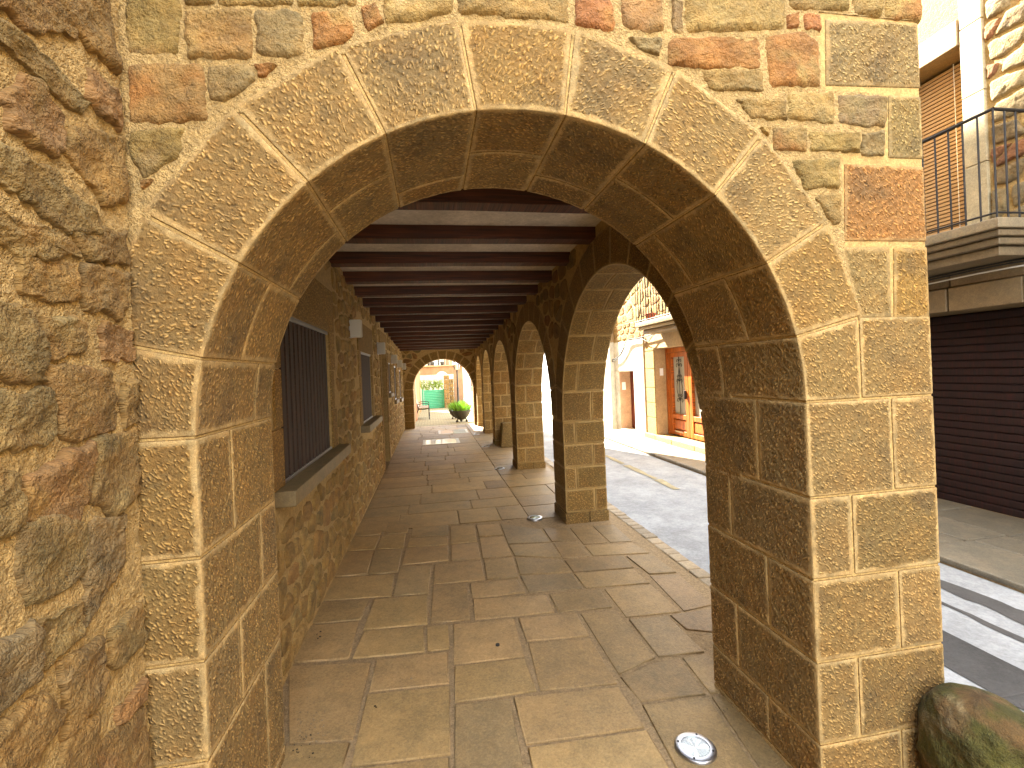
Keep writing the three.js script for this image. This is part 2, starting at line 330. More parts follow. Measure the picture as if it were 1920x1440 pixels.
// rows of uneven stones over a rectangle; skip(a0, a1, b0, b1) leaves a stone out
function rubbleRows(a0, a1, b0, b1, rowH, len, gap, skip = () => false) {
  const out = []; let b = b0;
  while (b < b1 - 0.02) {
    let h = rr(...rowH); if (b + h > b1 - rowH[0] * 0.5) h = b1 - b;
    let a = a0 - rnd() * len[0];
    while (a < a1) {
      const l = rr(...len), A0 = Math.max(a, a0), A1 = Math.min(a + l, a1);
      if (A1 - A0 > 0.04) {
        const two = h > rowH[1] * 0.8 && rnd() < 0.22, parts = two ? [[b, b + h * 0.5], [b + h * 0.5, b + h]] : [[b, b + h]];
        for (const [y0, y1] of parts) {
          if (skip(A0, A1, y0, y1)) continue;
          const g = gap / 2, j = () => rr(-0.25, 0.6) * gap, k = () => rr(-0.12, 0.3) * (y1 - y0) * 0.5;
          out.push([[A0 + g + j(), y0 + g + k()], [(A0 + A1) / 2 + j(), y0 + g + k() * 0.6], [A1 - g - j(), y0 + g + k()], [A1 - g - j(), y1 - g - k()], [(A0 + A1) / 2 + j(), y1 - g - k() * 0.6], [A0 + g + j(), y1 - g - k()]]);
        }
      }
      a += l;
    }
    b += h;
  }
  return out;
}
// irregular cells: a jittered grid of seeds, each cell the ground nearest its seed, with a joint left between
function cells(a0, a1, b0, b1, sa, sb, gap, skip = () => false, drop = 0.16) {
  const P = [], nb = Math.round((b1 - b0) / sb), na = Math.round((a1 - a0) / sa);
  for (let j = 0; j < nb; j++) for (let i = 0; i <= na; i++) { if (rnd() < drop) { rnd(); continue; } P.push([a0 + (i + (j % 2 ? 0.25 : 0.75) - 0.5 + rr(-0.34, 0.34)) * sa, b0 + (j + 0.5 + rr(-0.22, 0.22)) * sb, j]); }
  const rows = []; P.forEach(p => (rows[p[2]] ??= []).push(p));
  const out = [];
  for (const p of P) {
    let poly = [[a0, b0], [a1, b0], [a1, b1], [a0, b1]];
    for (let j = p[2] - 2; j <= p[2] + 2; j++) for (const q of rows[j] ?? []) {
      if (q === p || Math.abs(q[0] - p[0]) > 3.2 * sa) continue;
      const nx = (q[0] - p[0]) / (sa * sa), ny = (q[1] - p[1]) / (sb * sb), c = nx * (p[0] + q[0]) / 2 + ny * (p[1] + q[1]) / 2, res = [];
      for (let k = 0; k < poly.length; k++) { const A = poly[k], B = poly[(k + 1) % poly.length], da = nx * A[0] + ny * A[1] - c, db = nx * B[0] + ny * B[1] - c; if (da <= 0) res.push(A); if (da * db < 0) { const t = da / (da - db); res.push([lerp(A[0], B[0], t), lerp(A[1], B[1], t)]); } }
      poly = res; if (poly.length < 3) break;
    }
    if (poly.length < 3) continue;
    const cx = poly.reduce((s, v) => s + v[0], 0) / poly.length, cy = poly.reduce((s, v) => s + v[1], 0) / poly.length;
    poly = poly.map(v => { const d = Math.hypot(v[0] - cx, v[1] - cy) || 1, f = Math.max(0.3, 1 - gap * 0.72 / d); return [cx + (v[0] - cx) * f, cy + (v[1] - cy) * f]; });
    const xs = poly.map(v => v[0]), ys = poly.map(v => v[1]), x0 = Math.min(...xs), x1 = Math.max(...xs), y0 = Math.min(...ys), y1 = Math.max(...ys);
    if (x1 - x0 < 0.03 || y1 - y0 < 0.03 || skip(x0, x1, y0, y1)) continue;
    out.push(poly);
  }
  return out;
}
const grow = (poly, k) => { const cx = poly.reduce((s, v) => s + v[0], 0) / poly.length, cy = poly.reduce((s, v) => s + v[1], 0) / poly.length; return poly.map(v => [cx + (v[0] - cx) * k, cy + (v[1] - cy) * k]); };
const STONES = [[0.42, 0.28, 0.11], [0.38, 0.25, 0.11], [0.46, 0.315, 0.135], [0.36, 0.265, 0.12], [0.41, 0.245, 0.10], [0.34, 0.23, 0.10], [0.47, 0.335, 0.165], [0.39, 0.225, 0.11], [0.35, 0.28, 0.155]];
const stoneCol = () => scl(pick(STONES), rr(0.82, 1.12));
const BLOCKS = [[0.42, 0.29, 0.125], [0.44, 0.31, 0.14], [0.40, 0.275, 0.115], [0.43, 0.305, 0.15]];
const blockCol = () => mixc(scl(pick(BLOCKS), rr(0.84, 1.12)), pick([[0.42, 0.33, 0.2], [0.46, 0.27, 0.1], [0.38, 0.29, 0.14]]), rnd() * 0.35);
function tube(points, r, seg = 24, rad = 6) { return new THREE.TubeGeometry(new THREE.CatmullRomCurve3(points.map(p => new THREE.Vector3(...p))), seg, r, rad); }
function rod(a, b, r, rad = 8) {
  const A = new THREE.Vector3(...a), B = new THREE.Vector3(...b), d = B.clone().sub(A), g = new THREE.CylinderGeometry(r, r, d.length(), rad);
  g.applyQuaternion(new THREE.Quaternion().setFromUnitVectors(new THREE.Vector3(0, 1, 0), d.clone().normalize())); g.translate(...A.add(B).multiplyScalar(0.5).toArray()); return g;
}
// ---------------------------------------------------------------- measured layout (metres; corridor runs to -z)
const XL = -0.699, XR = 1.366, XW = -0.849, RO = 1.93, YS = 1.49, ZF = 1.567, ZB = 2.258, XC = (XL + XR) / 2, R0 = (XR - XL) / 2, XO = 1.83, ZEND = 15.15;
const CEIL = z => 2.85 - 0.0345 * (-z - 3.9);                            // the ceiling drops a little along the corridor

// ================================================================ ground, road, pavements
{
  structure('forecourt', boxAt(-14, 40, -0.5, -0.03, 9.002, 60, { c: 0.01 }), M.concrete);
  const g = structure('ground', new THREE.PlaneGeometry(700, 700).rotateX(-Math.PI / 2), M.concrete); g.position.set(0, -2.6, -20);
  // street carriageway, level beside the arcade
  const road = structure('road', boxAt(1.9, 4.0, -0.6, -0.012, -42, 30, { c: 0.01, n: [4, 1, 24] }), M.concrete);
  const strip = (name, x0, x1, z0, z1, mat, wob, y) => {
    const n = 60, pos = [], uv = [], idx = []; const s = rnd() * 50;
    for (let i = 0; i <= n; i++) { const z = lerp(z0, z1, i / n); for (const [k, x] of [[0, x0], [1, x1]]) { const X = x + wob * (noise(z * 0.8, k * 5, s) + 0.5 * noise(z * 3.1, k * 5, s) + 0.25 * noise(z * 9, k * 5, s)); pos.push(X, y, z); uv.push(X, z); } if (i < n) { const q = i * 2; idx.push(q, q + 1, q + 3, q, q + 3, q + 2); } }
    return structure(name, geom(pos, uv, idx), mat);
  };
  strip('asphalt_strip', 2.62, 2.965, 6, -3.4, M.asphalt, 0.012, -0.008);
  reseed(5);
  strip('wet_stain', 3.24, 3.345, 2, -4.6, M.wet, 0.07, -0.008);
  strip('wet_stain', 3.53, 3.70, 0.5, -4.8, M.wet, 0.16, -0.0075);
  reseed(9);
  for (const [z0, z1, w] of [[-5.9, -6.5, 0.09], [-6.55, -7.6, 0.1], [-7.75, -8.6, 0.08], [-8.7, -9.9, 0.08]]) strip('yellow_road_line', 3.12, 3.12 + w, z0, z1, M.yellowPaint, 0.05, -0.004);
    const cj = structure('road_joint', boxAt(1.98, 3.9, -0.03, -0.0045, -1.885, -1.875, { c: 0.002 }), M.wet);
}
// pavement opposite, with its worn slabs
{
  const pv = structure('far_pavement', boxAt(3.93, 5.6, -0.6, 0.03, -11.6, 12, { c: 0.02 }), M.bed);
  reseed(31);
  for (let z = 3; z > -11.4;) {
    const l = rr(0.55, 1.1);
    let x = 3.915; const xs = [rr(0.42, 0.6), rr(0.3, 0.5), 0.8];
    for (const w of xs) {
      const x1 = Math.min(x + w, 5.5); if (x1 - x < 0.1) break;
      const k = scl([0.25, 0.235, 0.22], rr(0.75, 1.2));
      part(pv, 'slab', boxAt(x + 0.005, x1 - 0.006, 0.0, 0.045 + rr(0, 0.006), z - l + 0.006, z - 0.006, { c: 0.012, col: k }), M.slab);
      x = x1;
    }
    z -= l;
  }
}
// arcade floor: the slabs nearest the camera follow the joints of the photograph
{
  const floor = structure('arcade_floor', boxAt(-1.6, 1.96, -0.5, -0.008, -15.6, 9, { c: 0.004 }), M.bed);
  reseed(41);
  const Q = s => s.trim().split(/\s+/).map(Number);
  const SL = `140 1020 615 970 620 1365 45 1435|190 830 605 780 612 962 148 1012|120 668 470 640 475 785 55 825|478 640 605 628 612 770 482 785|180 490 490 465 488 628 118 665|635 1078 950 1042 1035 1440 1095 1600 628 1660|630 865 1040 818 1105 1005 632 1072|625 628 978 595 1035 812 628 858|990 597 1330 568 1400 695 1040 728|1045 735 1405 702 1560 965 1115 1005|960 1042 1570 980 1715 1210 1030 1310|1038 1322 1725 1220 1930 1560 1110 1640|1342 566 1540 545 1772 822 1712 845 1560 915|1560 925 1714 852 1905 815 2060 1025 1682 1066|1685 1076 2065 1035 2420 1560 1945 1560|1165 462 1460 432 1530 535 1215 562|735 490 1160 465 1205 562 745 605|720 405 990 375 1040 452 732 485|515 408 708 395 728 605 500 625|520 295 790 270 812 380 515 405|330 305 510 295 490 458 290 470|-60 372 305 345 285 470 -110 497|-115 505 165 492 112 605 -205 630|-210 640 110 612 45 825 -300 850|-300 860 175 838 68 1280 -300 1310|-560 1325 60 1288 15 1440 -40 1640 -600 1640|25 1445 618 1375 620 1660 -35 1660|1475 430 1740 402 1915 560 1600 592|1305 345 1645 318 1740 398 1370 428|1250 270 1590 245 1650 312 1300 338|1190 170 1320 162 1400 248 1245 262|1133 92 1270 87 1325 158 1182 166|1282 86 1400 78 1500 172 1362 182|1412 76 1530 68 1638 162 1512 170|1365 190 1640 172 1735 228 1412 246|1600 246 1750 235 1890 340 1732 350|1732 355 1895 345 2100 520 1928 558|1612 600 1832 580 1920 660 2050 788 1782 816|1842 576 2090 540 2240 690 1935 660|1912 812 2060 790 2260 1010 2075 1022|2075 1030 2285 1015 2900 1560 2435 1560|2240 690 2400 690 2400 1000 2270 1000|892 64 1122 95 1180 168 935 180|938 186 1186 174 1240 258 970 246|972 256 1245 268 1296 336 1000 352|1002 358 1300 342 1362 428 1050 450|612 78 750 72 765 165 614 180|757 74 885 66 912 128 772 140|614 186 770 170 785 263 614 272|776 146 914 134 964 246 792 262|798 270 968 254 998 368 816 380|400 68 605 70 605 128 388 140|383 146 605 134 605 182 366 196|360 202 605 188 605 270 336 298|262 50 396 44 372 115 240 125|228 130 366 120 352 200 196 208|190 214 346 206 320 338 150 350|90 60 256 50 222 126 60 136|50 142 220 132 190 208 15 220|8 226 186 214 145 350 -55 365`;
  const slabs = SL.split('|').map(s => { const v = Q(s), p = []; for (let i = 0; i < v.length; i += 2) { const w = onY(640 + v[i] / 3, 960 + v[i + 1] / 3); p.push([w.x, w.z]); } return p; });
  // rows beyond, and the fringe outside the frame
  const fill = (x0, x1, z0, z1) => {
    for (let z = z0; z > z1 + 0.1;) {
      const d = Math.min(rr(0.36, 0.56), z - z1);
      for (let x = x0; x < x1 - 0.05;) { let w = rr(0.34, 0.8); if (x + w > x1 - 0.25) w = x1 - x; slabs.push([[x, z], [x + w, z], [x + w, z - d], [x, z - d]]); x += w; }
      z -= d;
    }
  };
  fill(XW, 1.02, -5.28, -15.55); fill(1.02, 1.9, -5.2, -15.55); fill(-1.6, 1.95, 3, -1.18);
  let k = 0;
  for (const P of slabs) {
    let cx = 0, cz = 0; P.forEach(p => { cx += p[0] / P.length; cz += p[1] / P.length; });
    if (cx < XW - 0.2 && cz < -1.6) continue;
    const y = rr(-0.001, 0.0015) + (k++ % 3) * 0.0012, gp = 0.0065, c = 0.007, n = P.length, pos = [], uv = [], idx = [], col = [];
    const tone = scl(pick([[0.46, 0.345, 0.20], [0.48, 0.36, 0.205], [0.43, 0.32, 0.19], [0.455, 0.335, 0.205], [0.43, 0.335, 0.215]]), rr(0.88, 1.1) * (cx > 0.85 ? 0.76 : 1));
    const inset = e => P.map((p, i) => { const dx = cx - p[0], dz = cz - p[1], l = Math.hypot(dx, dz) || 1; return [p[0] + dx / l * e * 1.35, p[1] + dz / l * e * 1.35]; });
    const ux = rnd() * 5, uz = rnd() * 5;
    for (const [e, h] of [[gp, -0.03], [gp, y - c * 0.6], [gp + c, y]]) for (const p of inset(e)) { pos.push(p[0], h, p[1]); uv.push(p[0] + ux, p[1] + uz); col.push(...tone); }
    pos.push(cx, y, cz); uv.push(cx + ux, cz + uz); col.push(...tone);
    let area = 0; P.forEach((p, i) => { const q = P[(i + 1) % n]; area += p[0] * q[1] - q[0] * p[1]; });
    const tri = (a, b, d) => area < 0 ? idx.push(a, b, d) : idx.push(a, d, b);
    for (let r = 0; r < 2; r++) for (let i = 0; i < n; i++) { const a = r * n + i, b = r * n + (i + 1) % n; tri(a, b, b + n); tri(a, b + n, a + n); }
    for (let i = 0; i < n; i++) tri(2 * n + i, 2 * n + (i + 1) % n, 3 * n);
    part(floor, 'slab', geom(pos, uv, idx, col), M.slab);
  }
  // the row of small setts where the paving meets the road
  const kerb = structure('kerb_row', boxAt(1.955, 2.085, -0.5, -0.006, -15.5, 3, { c: 0.004 }), M.bed);
  for (let z = -0.6; z > -12;) { const l = rr(0.09, 0.2); part(kerb, 'sett', boxAt(1.96, 2.08 + rr(-0.012, 0.012), -0.05, 0.004 + rr(-0.004, 0.004), z - l + 0.008, z, { c: 0.012, col: scl([0.42, 0.36, 0.29], rr(0.75, 1.15)) }), M.slab); z -= l; }
  // loose grit, leaf litter and crumbs of plaster lying on the slabs
  const litter = [];
  const crumb = (px, py, s, n, spread, dark) => { for (let i = 0; i < n; i++) { const c = onY(px + rr(-1, 1) * spread, py + rr(-1, 1) * spread), q = s * rr(0.4, 1.3); const g = new THREE.IcosahedronGeometry(q, 0); g.scale(1, 0.4, rr(0.5, 1.2)); g.rotateY(rnd() * 6); g.translate(c.x, 0.004 + q * 0.3, c.z); const cc = dark ? [0.03, 0.02, 0.015] : scl([0.42, 0.36, 0.30], rr(0.6, 1.2)); g.setAttribute('color', new THREE.Float32BufferAttribute(Array.from({ length: g.attributes.position.count }, () => cc).flat(), 3)); litter.push(g); } };
  crumb(580, 1365, 0.004, 60, 30, false); crumb(575, 1300, 0.003, 16, 20, false); crumb(597, 1192, 0.006, 6, 7, true); crumb(771, 1274, 0.006, 1, 0, false); crumb(705, 1327, 0.005, 2, 3, true); crumb(570, 1400, 0.004, 20, 22, true); crumb(1380, 1310, 0.004, 26, 32, true); crumb(1134, 1384, 0.004, 1, 0, false);
  const lm = structure('floor_litter', mergeGeometries(litter), M.slab); lm.userData.kind = 'stuff'; tag(lm, 'crumbs of plaster and leaf litter scattered over the slabs', 'litter');
  // old iron marker pressed into one slab
  const m = onY(933, 1210); const dsk = tag(new THREE.Mesh(new THREE.CylinderGeometry(0.012, 0.013, 0.01, 20), M.iron), 'small dark round stud set in a floor slab', 'stud'); dsk.name = numbered('floor_stud'); dsk.position.set(m.x, 0.003, m.z); scene.add(dsk);
}

// ================================================================ the front arch and its wall
const FRONT_TOP = 3.35;
{
  reseed(101);
  const W = thing('arch_wall', 'golden stone wall pierced by the big round arch at the mouth of the arcade', 'wall', [XC, 0, -ZF]);
  const F = (x, y, d) => [XC + x, YS + y, -ZF - d], D = Math.PI / 180, depth = ZB - ZF;
  // mortar core with the opening cut out
  const sh = new THREE.Shape(); sh.moveTo(XW - 0.4, -0.3); sh.lineTo(XL - 0.005, -0.3); sh.lineTo(XL - 0.005, YS); sh.absarc(XC, YS, R0 + 0.005, Math.PI, 0, true); sh.lineTo(XR + 0.005, -0.3); sh.lineTo(RO - 0.006, -0.3); sh.lineTo(RO - 0.006, FRONT_TOP); sh.lineTo(XW - 0.4, FRONT_TOP); sh.closePath();
  const core = new THREE.ExtrudeGeometry(sh, { depth: depth - 0.012, bevelEnabled: false, curveSegments: 40 }); core.translate(0, 0, -ZB + 0.007);
  worldPart(W, 'mortar_core', core, M.joint);
  // ring of voussoirs, each course two blocks deep
  const A = [0, 13.7, 30.1, 47.6, 65, 81.6, 98.5, 115.6, 131.7, 149.9, 166.9, 180].map(a => a * D), g = 0.0035;
  const split = [0.72, 0.38, 0.70, 0.42, 0.72, 0.45, 0.75, 0.42, 0.72, 0.42, 0.70];
  const ringCols = [[0.437, 0.308, 0.139], [0.425, 0.286, 0.115], [0.448, 0.324, 0.158], [0.425, 0.297, 0.134], [0.443, 0.319, 0.154], [0.431, 0.292, 0.12], [0.443, 0.319, 0.158], [0.443, 0.313, 0.149], [0.437, 0.302, 0.139], [0.431, 0.297, 0.134], [0.414, 0.286, 0.13]];
  const toolAng = [0.6, 0.5, 0.75, -0.3, 0.55, 0.85, 1.0, 1.2, 1.3, 1.45, 0.75];
  for (let i = 0; i < 11; i++) {
    const a0 = A[i] + g / R0, a1 = A[i + 1] - g / R0, mid = (A[i] + A[i + 1]) / 2, half = (A[i + 1] - A[i]) / 2;
    let rOut = th => 1.333 * Math.cos(half) / Math.cos(th - mid) + 0.006;
    if (i === 0) rOut = th => Math.min(1.31, (XR + 0.235 - XC) / Math.cos(th));
    if (i === 10) rOut = th => Math.min(1.30, (XC - (XW - 0.05)) / -Math.cos(th));
    if (i === 9) rOut = th => Math.min(1.333 * Math.cos(half) / Math.cos(th - mid), (XC - (XW - 0.05)) / -Math.cos(th));
    const d = depth * split[i], col = ringCols[i];
    const mk = (d0, d1, faces, c2) => worldPart(W, 'voussoir', voussoir(a0, a1, R0, rOut, d0, d1, F, { c: 0.004, turn: toolAng[i] + 0.3, n: [10, 1, 1], fine: faces, col: c2, disp: dressed(c2, { angle: toolAng[i] + rr(-0.1, 0.1), }) }), M.hewnSet);
    mk(0, d - g, { '-w': 0.0068, '-v': 0.0085 }, col);
    mk(d + g, depth, { '-v': 0.0085 }, scl(blockCol(), 1.0));
  }
  // right-hand first stone runs on to the outer corner
  const dressedBox = (x0, x1, y0, y1, d0, d1, fine, col, o = {}) => worldPart(W, 'block', block(x1 - x0, y1 - y0, d1 - d0, { c: 0.0045, turn: o.angle ?? 0.6, uv: [rnd() * 3, rnd() * 3], col, fine, disp: dressed(col, o), map: (u, v, w) => [x0 + u, y0 + v, -ZF - d0 - w] }), M.hewnSet, o.label);
  {
    const yl = YS + 0.004, col = [0.425, 0.297, 0.134];
    const P = (px, py) => { const p = onZ(px, py, -ZF); return [p.x, p.y]; };
    // springer extension between ring stone and pier corner: a block whose left side follows the ring
    dressedBox(XR + 0.243, RO, yl, 1.80, 0, depth, { '-w': 0.0068 }, col, { angle: 0.6 });
  }
  // right pier, course by course
  const yAt = (px, py) => onZ(px, py, -ZF).y;
  const cr = [YS, yAt(1514, 935), yAt(1518, 1090), yAt(1527, 1245), yAt(1537, 1398), 0.02, -0.26].filter((v, i, a) => i === 0 || v < a[i - 1] - 0.1);
  const xs = [onZ(1675, 850, -ZF).x, onZ(1600, 1010, -ZF).x, onZ(1688, 1160, -ZF).x, onZ(1612, 1320, -ZF).x, 1.72, 1.6], jd = [0.40, 0.70, 0.36, 0.68, 0.40, 0.7];
  for (let i = 0; i < cr.length - 1; i++) {
    const y1 = cr[i] - g, y0 = cr[i + 1] + g, x = xs[i], d = depth * jd[i], c1 = blockCol(), c2 = scl(blockCol(), 0.98), c3 = blockCol();
    dressedBox(XR, x - g, y0, y1, 0, d - g, { '-w': 0.0068, '-u': 0.009 }, c1, { angle: 0.65 });
    dressedBox(x + g, RO, y0, y1, 0, depth, { '-w': 0.0068 }, c2, { angle: rr(0.4, 0.9) });
    dressedBox(XR, x - g, y0, y1, d + g, depth, { '-u': 0.009 }, c3, { angle: 0.7 });
  }
  // left jamb, course by course
  const cl = [YS, yAt(372, 1047), yAt(385, 1240), yAt(397, 1425), 0.05, -0.26].filter((v, i, a) => i === 0 || v < a[i - 1] - 0.1), ld = [0.36, 0.72, 0.38, 0.70, 0.4];
  for (let i = 0; i < cl.length - 1; i++) {
    const y1 = cl[i] - g, y0 = cl[i + 1] + g, d = depth * ld[i];
    dressedBox(XW - 0.06, XL, y0, y1, 0, d - g, { '-w': 0.0068, '+u': 0.0075 }, blockCol(), { angle: 0.75 });
    dressedBox(XW - 0.06, XL, y0, y1, d + g, depth, { '+u': 0.0085 }, blockCol(), { angle: 0.8 });
  }
  // stones of the wall above, traced
  const front = (a, b, h) => [a, b, -ZF - 0.006 + h];
  const OL = [0.41, 0.295, 0.115], BR = [0.43, 0.27, 0.115], GR = [0.42, 0.31, 0.16], OR = [0.48, 0.245, 0.09], RD = [0.52, 0.235, 0.105], YE = [0.50, 0.355, 0.15], TA = [0.45, 0.31, 0.135], MA = [0.39, 0.275, 0.165], BG = [0.35, 0.265, 0.14], PK = [0.52, 0.30, 0.14];
  const ST = [
    [OL, BR, '238 -60 336 -60 334 98 240 98'], [BR, TA, '347 20 467 18 472 108 350 110'], [TA, OL, '345 -60 400 -60 400 6 346 8'], [YE, TA, '408 -60 546 -60 545 8 408 10'], [GR, BG, '480 24 530 18 565 26 568 98 540 108 483 100'], [OR, TA, '583 27 650 20 668 58 640 82 592 93'],
    [BR, OR, '240 124 378 121 384 224 300 230 245 228'], [GR, TA, '390 127 465 122 480 152 422 192 393 184'], [OR, BR, '476 118 520 122 500 142 482 144'], [OL, GR, '243 250 345 240 330 298 270 334 246 300'], [BR, OR, '262 342 285 338 268 356'],
    [YE, TA, '556 -60 672 -60 662 8 558 12'], [OR, TA, '674 16 704 4 718 44 690 58'], [YE, [0.575, 0.454, 0.259], '712 -60 845 -60 848 22 790 38 724 46'], [TA, YE, '856 -60 1066 -60 1062 42 1000 34 862 26'],
    [RD, OR, '1080 -30 1138 -30 1150 22 1150 58 1081 46'], [PK, [0.506, 0.324, 0.154], '1166 -60 1236 -40 1244 58 1214 62 1169 50'], [BG, OL, '1178 70 1240 74 1238 106 1194 90'], [MA, TA, '1258 -40 1276 -40 1279 60 1262 58'], [YE, TA, '1290 -60 1468 -60 1468 54 1288 58'],
    [OR, BR, '1256 76 1340 70 1420 70 1425 124 1330 128 1256 122'], [TA, YE, '1320 132 1428 132 1430 170 1334 170'], [OR, YE, '1437 68 1508 60 1534 80 1534 160 1446 160'], [TA, OL, '1476 -60 1588 -60 1590 18 1482 14'], [RD, OR, '1473 29 1497 27 1497 52 1475 52'], [RD, PK, '1507 28 1536 27 1538 57 1508 54'],
    [TA, OL, '1598 -60 1652 -60 1652 30 1600 22'], [YE, OR, '1660 -60 1724 -60 1726 38 1662 32'],
    [TA, OL, '1380 186 1470 190 1474 224 1412 222'], [YE, [0.552, 0.4, 0.192], '1480 176 1562 172 1565 230 1480 224'], [MA, BG, '1572 179 1660 182 1661 237 1576 232'], [YE, OR, '1424 238 1443 240 1441 257'], [TA, OR, '1449 240 1512 239 1511 284 1452 280'], [OL, TA, '1520 246 1610 249 1612 285 1520 282'], [BG, [0.23, 0.216, 0.154], '1618 249 1654 246 1659 291 1617 291'],
    [OL, YE, '1486 302 1572 296 1573 352 1508 354'], [TA, YE, '1527 368 1574 362 1575 420 1562 422'],
  ];
  for (const [c, alt, s] of ST) {
    const v = s.split(' ').map(Number), poly = []; for (let i = 0; i < v.length; i += 2) { const p = onZ(v[i], v[i + 1], -ZF); poly.push([p.x, p.y]); }
    worldPart(W, 'stone', roughStone(grow(poly, 1.09), front, { n: 52, h: 0.016, rough: 0.006, col: c, alt, freq: 20, jitter: 0.006, round: 0.25, prof: [[0, -0.7], [0.04, 0.2], [0.09, 0.62], [0.17, 0.9], [0.28, 1], [0.4, 1], [0.55, 1], [0.7, 1], [0.86, 1]] }), M.near);
  }
  // dressed corner stones on the right
  for (const [c, s, an] of [[[0.402, 0.308, 0.163], '1548 34 1728 42 1731 165 1549 160', 0.7], [[0.38, 0.297, 0.144], '1667 177 1732 180 1736 298 1667 296', 0.9], [[0.494, 0.27, 0.106], '1584 306 1738 312 1743 453 1584 452', 0.75], [[0.437, 0.324, 0.158], '1575 462 1670 462 1673 596 1611 598', 0.6], [[0.46, 0.297, 0.096], '1676 464 1742 462 1748 597 1677 597', 0.7]]) {
    const v = s.split(' ').map(Number), q = [0, 1, 2, 3].map(i => onZ(v[2 * i], v[2 * i + 1], -ZF)); q[1].x = Math.min(RO, q[1].x); q[2].x = Math.min(RO, q[2].x);
    if (v[2] > 1720) q[1].x = q[2].x = RO;
    const lu = Math.max(q[1].x - q[0].x, q[2].x - q[3].x), lv = (q[0].y + q[1].y - q[2].y - q[3].y) / 2;
    worldPart(W, 'corner_stone', block(lu, lv, 0.3, { c: 0.006, turn: an, uv: [rnd(), rnd()], col: c, fine: { '-w': 0.0068 }, disp: dressed(c, { angle: an, amp: 0.005, lightMix: 0.45 }), map: (u, t, w) => { const a = u / lu, b = t / lv; return [lerp(lerp(q[3].x, q[2].x, a), lerp(q[0].x, q[1].x, a), b), lerp(lerp(q[3].y, q[2].y, a), lerp(q[0].y, q[1].y, a), b), -ZF - w]; } }), M.hewnSet);
  }
  // rough pointing between the rubble, standing a little uneven
  {
    const pos = [], uv = [], idx = [], nx = 190, ny = 120, x0 = XW - 0.02, x1 = RO - 0.02, y0 = 1.75, y1 = FRONT_TOP; const ok = [];
    for (let j = 0; j <= ny; j++) for (let i = 0; i <= nx; i++) { const x = lerp(x0, x1, i / nx), y = lerp(y0, y1, j / ny); pos.push(x, y, -ZF - 0.0015 + 0.006 * fbm(x * 30, y * 30, 3, 3) + 0.004 * noise(x * 90, y * 90, 8)); uv.push(x, y); ok.push(Math.hypot(x - XC, y - YS) > 1.30 && !(x > 1.56 && y < 2.42) && !(x > 1.755 && y < 2.68) && !(x > 1.49 && y > 2.66 && y < 2.94)); }
    for (let j = 0; j < ny; j++) for (let i = 0; i < nx; i++) { const q = j * (nx + 1) + i; if (ok[q] && ok[q + 1] && ok[q + nx + 1] && ok[q + nx + 2]) idx.push(q, q + 1, q + nx + 2, q, q + nx + 2, q + nx + 1); }
    worldPart(W, 'pointing', geom(pos, uv, idx), M.mortar);
  }
  // stones just above the frame
  reseed(140);
  for (const p of rubbleRows(XW, RO - 0.02, 3.06, FRONT_TOP, [0.13, 0.17], [0.16, 0.36], 0.022)) worldPart(W, 'stone', roughStone(p, front, { n: 20, h: 0.014, col: stoneCol() }), M.near);
}

